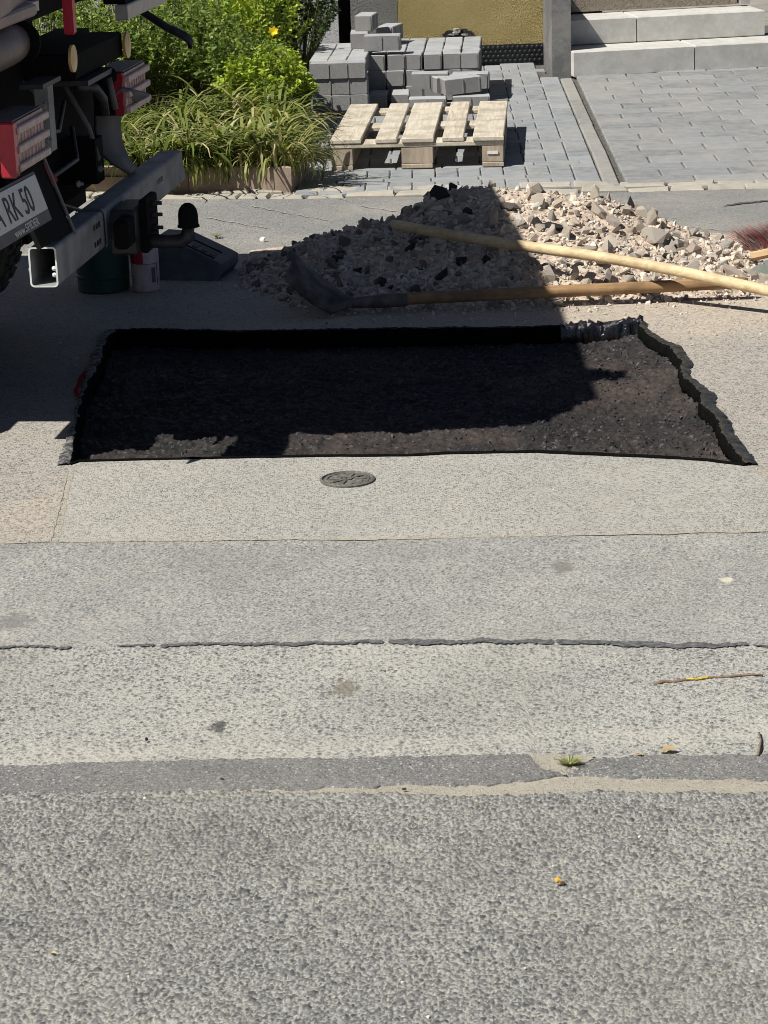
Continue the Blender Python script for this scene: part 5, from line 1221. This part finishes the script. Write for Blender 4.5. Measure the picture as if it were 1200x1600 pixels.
MB().tube([T(-.06, .9, .90), T(-.03, 1.0, .88), T(-.02, 1.05, .84), T(-.02, 1.06, .79)], .016, 8).obj('hose', M['darksteel'], truck, smooth=True)
MB().tube([T(-.01, 1.10, .90), T(.0, 1.12, .80)], .010, 8).obj('hose', M['greyplastic'], truck, smooth=True)
tank = MB().tube([T(-.14, -.35, 1.075), T(-.14, .40, 1.075), T(-.14, .50, 1.075)], [.060, .060, .056], 20).obj('air_tank', M['tank'], truck, smooth=True)
MB().tube([T(-.14, .05, 1.075), T(-.14, .068, 1.075)], .063, 20).obj('strap', M['blackpaint'], tank)
MB().tube([T(-.12, .505, 1.075), T(-.12, .52, 1.075)], .062, 20).obj('end_cap', M['blackpaint'], tank)
tbox('tail_post', -.03, .0, .675, .705, 1.075, 1.199, M['redpaint'], ch=.006)
for pts_h, rr_h, mt_h in (([T(-.17, .45, .86), T(-.12, .6, .80), T(-.10, .8, .78), T(-.13, 1.0, .84)], .007, 'greyplastic'), ([T(-.17, .5, .72), T(-.10, .7, .66), T(-.09, .95, .67), T(-.15, 1.15, .74)], .008, 'darksteel'),
                          ([T(-.16, 1.12, .88), T(-.10, 1.16, .74), T(-.08, 1.18, .64), T(-.12, 1.2, .58)], .009, 'greyplastic'), ([T(-.06, .35, .70), T(-.02, .45, .62), T(.0, .6, .575)], .006, 'darksteel'), ([T(-.15, .62, .95), T(-.09, .64, .88), T(-.09, .60, .80)], .006, 'steel')):
    MB().tube([Vector(q_) for q_ in pts_h], rr_h, 7).obj('cable', M[mt_h], truck, smooth=True)
for v_b, z_b in ((.48, .80), (.48, .90), (.95, .955), (1.2, .955), (.80, .62), (1.08, .62), (.36, .60), (.36, .70)):
    MB().lathe(T(-.055, v_b, z_b), [(.010, 0), (.010, .008), (.005, .009), (.005, .018)], 6, M=TM @ Matrix.Rotation(math.pi / 2, 3, 'Y')).obj('bolt', M['steel'], truck)
# bed, above and left of the view: side boards lean out a little
sec = [(-.17, 1.20), (-.43, 1.92), (-.27, 2.26), (1.80, 2.26), (1.95, 1.20)]
bedm_ = MB(); nb_ = len(sec)
bedm_.add([T(-4.4, v, z) for v, z in sec] + [T(-.02 - .125 * (v - .4) - (.04 if z < 1.3 else 0), v, z) for v, z in sec], [tuple(range(nb_ - 1, -1, -1)), tuple(range(nb_, 2 * nb_))] + [(i, (i + 1) % nb_, (i + 1) % nb_ + nb_, i + nb_) for i in range(nb_)])
bedm_.obj('load_bed', M['bed'], truck)
tbox('tail_panel', -.10, -.016, -.17, .34, 1.165, 1.199, M['bed'], ch=.006)
tbox('tail_panel', -.10, -.03, .345, .42, 1.172, 1.199, M['alu'])
tbox('side_latch', -.3, .095, -.04, .08, 2.265, 2.33, M['darksteel'])
tbox('drop_board', .0, .04, 1.2, 1.78, 1.062, 1.11, M['alu'], ch=.004)
tbox('drop_board_rib', -.04, .03, 1.22, 1.76, 1.111, 1.199, M['blackpaint'])
arm = MB().tube([TVp(195, 3, 1.75), TVp(222, 18, 1.75), TVp(262, 44, 1.72), TVp(288, 56, 1.70), TVp(298, 66, 1.70), TVp(297, 76, 1.70)], [.009, .013, .014, .015, .012, .008], 8).obj('hanging_arm', M['darksteel'], truck, smooth=True)
tbox('added_side_skirt', -3.7, -1.3, -.16, -.12, .42, 1.195, M['redpaint']); tbox('added_side_skirt', -3.7, -1.3, 1.80, 1.84, .42, 1.195, M['redpaint'])  # unseen skirts, added to keep skylight off the ground
tbox('blackout_flap', -.34, -.32, 1.15, 1.93, .37, .8, M['blackpaint']); tbox('bed_floor_beam', -4.3, -.12, .2, 1.5, 1.12, 1.195, M['blackpaint'])  # the flap is an added black sheet for the shade above the crossbar
tbox('added_fuel_tank', -2.6, -1.4, .1, 1.6, .35, .9, M['blackpaint'], ch=.03)  # unseen tank, added to block skylight under the bed
unseen_cab = MB().prism([T(-4.45, v, z) for v, z in ((-.2, .45), (-.2, 1.9), (-.05, 2.25), (1.7, 2.25), (1.85, 1.9), (1.85, .45))], AU * -1.6).obj('unseen_cab', M['redpaint'], truck)  # unseen cab, added out of view to cut more skylight
# wheels
for v0, v1 in ((-.05, .2), (1.42, 1.68)):
    whl = MB().lathe(T(-.83, v0, .365), [(.2, 0), (.33, 0), (.355, .02), (.362, .06), (.362, v1 - v0 - .06), (.355, v1 - v0 - .02), (.33, v1 - v0), (.2, v1 - v0)], 40, M=TM @ Matrix.Rotation(-math.pi / 2, 3, 'X')).obj('wheel', M['tyre'], truck)
    tr = MB()
    for k in range(40):
        a = 2 * math.pi * k / 40
        for s_ in (0, 1, 2):
            tr.box(T(-.83 + .364 * math.cos(a + s_ * .06), v0 + .05 + (v1 - v0 - .1) * (s_ + .5) / 3, .365 + .364 * math.sin(a + s_ * .06)), (.012, (v1 - v0 - .1) / 3 - .012, .036), TM @ Matrix.Rotation(-(a + s_ * .06), 3, 'Y'))
    tr.obj('tread', M['tyre'], whl)
    MB().lathe(T(-.83, (v0 + v1) / 2 - .05, .365), [(0, 0), (.199, 0), (.199, .1), (0, .1)], 28, M=TM @ Matrix.Rotation(-math.pi / 2, 3, 'X')).obj('rim', M['steel'], whl)

# ================================================================== THINGS UNDER THE TRUCK
gc = G(163, 452); gcn = thing('green_bucket', 'dark green plastic bucket standing under the steel crossbar', 'bucket', gc)
MB().lathe(gc, [(.086, 0), (.094, .006), (.095, .05), (.098, .055), (.098, .06), (.096, .064), (.102, .25), (.106, .252), (.106, .262), (.098, .262), (.094, .02), (0, .02)], 36).obj('body', M['green'], gcn, smooth=False)
cc = G(229, 453); can = thing('spray_canister', 'dirty white canister with a red stripe beside the green bucket', 'canister', cc)
MB().lathe(cc, [(.046, 0), (.051, .006), (.051, .15), (.046, .178), (.03, .2), (.022, .205), (.022, .23), (0, .23)], 28).obj('body', M['can'], can, smooth=True)
def curved(c, r_, a0, a1, z0, z1, name, mat, parent, k=10):
    vs = [c + Vector((r_ * math.cos(math.radians(a0 + (a1 - a0) * i / k)), r_ * math.sin(math.radians(a0 + (a1 - a0) * i / k)), z)) for z in (z0, z1) for i in range(k + 1)]
    return mesh_obj(name, vs, [(i, i + 1, k + 2 + i, k + 1 + i) for i in range(k)], mat, parent)
curved(cc, .0518, 170, 268, .105, .168, 'red_stripe', M['red'], can)
lb = curved(cc, .0516, 235, 330, .025, .105, 'label', M['label'], can)
curved(cc, .0522, 236, 329, .103, .1045, 'label_rule', M['black'], lb); curved(cc, .0522, 326, 329, .027, .103, 'label_rule', M['black'], lb)
curved(cc, .0522, 300, 318, .035, .090, 'label_print', M['greyplastic'], lb)
# wheel chock
ck0, ck1 = G(252, 438), G(340, 439); cx_ = (ck1 - ck0); 
chk = thing('wheel_chock', 'dusty dark plastic wheel chock with a sloping slotted top beside the rubble', 'wheel chock', ck0)
cu_ = cx_.normalized(); cw = Vector((-cu_.y, cu_.x, 0)) ; Lc = cx_.length
prof_c = [(-.03, 0), (Lc, 0), (Lc + .02, .03), (Lc + .02, .062), (Lc - .005, .075), (.06, .145), (-.03, .150)]
cb_ = MB().prism([ck0 + cu_ * x + Vector((0, 0, z)) for x, z in prof_c], cw * .22).obj('body', M['chockgrey'], chk)
sl_dir = (Vector((0, 0, .145)) - Vector((0, 0, .075)) + cu_ * (.06 - Lc + .005)); sld = sl_dir.normalized(); nrm_ = cw.cross(sld).normalized()
if nrm_.z < 0: nrm_ = -nrm_
p_top = ck0 + cu_ * (Lc - .005) + Vector((0, 0, .075)); Mc = Matrix((sld, cw, sld.cross(cw))).transposed()
for a in (.028, .062, .10):
    MB().box(p_top + sld * a + cw * .07 + nrm_ * .0008, (.022, .05, .003), Mc).obj('slot', M['black'], chk)
MB().box(p_top + sld * .10 + cw * .02 + nrm_ * .001, (.18, .006, .004), Mc).obj('rib', M['blackpaint'], chk); MB().box(p_top + sld * .09 + cw * .125 + nrm_ * .001, (.16, .006, .004), Mc).obj('rib', M['blackpaint'], chk)
wt = G(338, 372); g = np.random.default_rng(9); nw = 50; cur = np.zeros((nw, 4, 3)); az = g.random(nw) * 6.28; L = .015 + .02 * g.random(nw)
for j in range(4):
    s_ = j / 3; cur[:, j, 0] = wt.x + np.cos(az) * L * s_; cur[:, j, 1] = wt.y + np.sin(az) * L * s_; cur[:, j, 2] = .002 + L * (s_ - .5 * s_ ** 2)
v, f, tt = ribbons(cur, np.full(nw, .0014), np.clip(g.normal(.4, .2, nw), 0, 1)); tag(mesh_obj('weed_tuft', v, f, M['lily'], tint=tt), 'tiny green weed on the footway behind the wheel chock', 'weed')
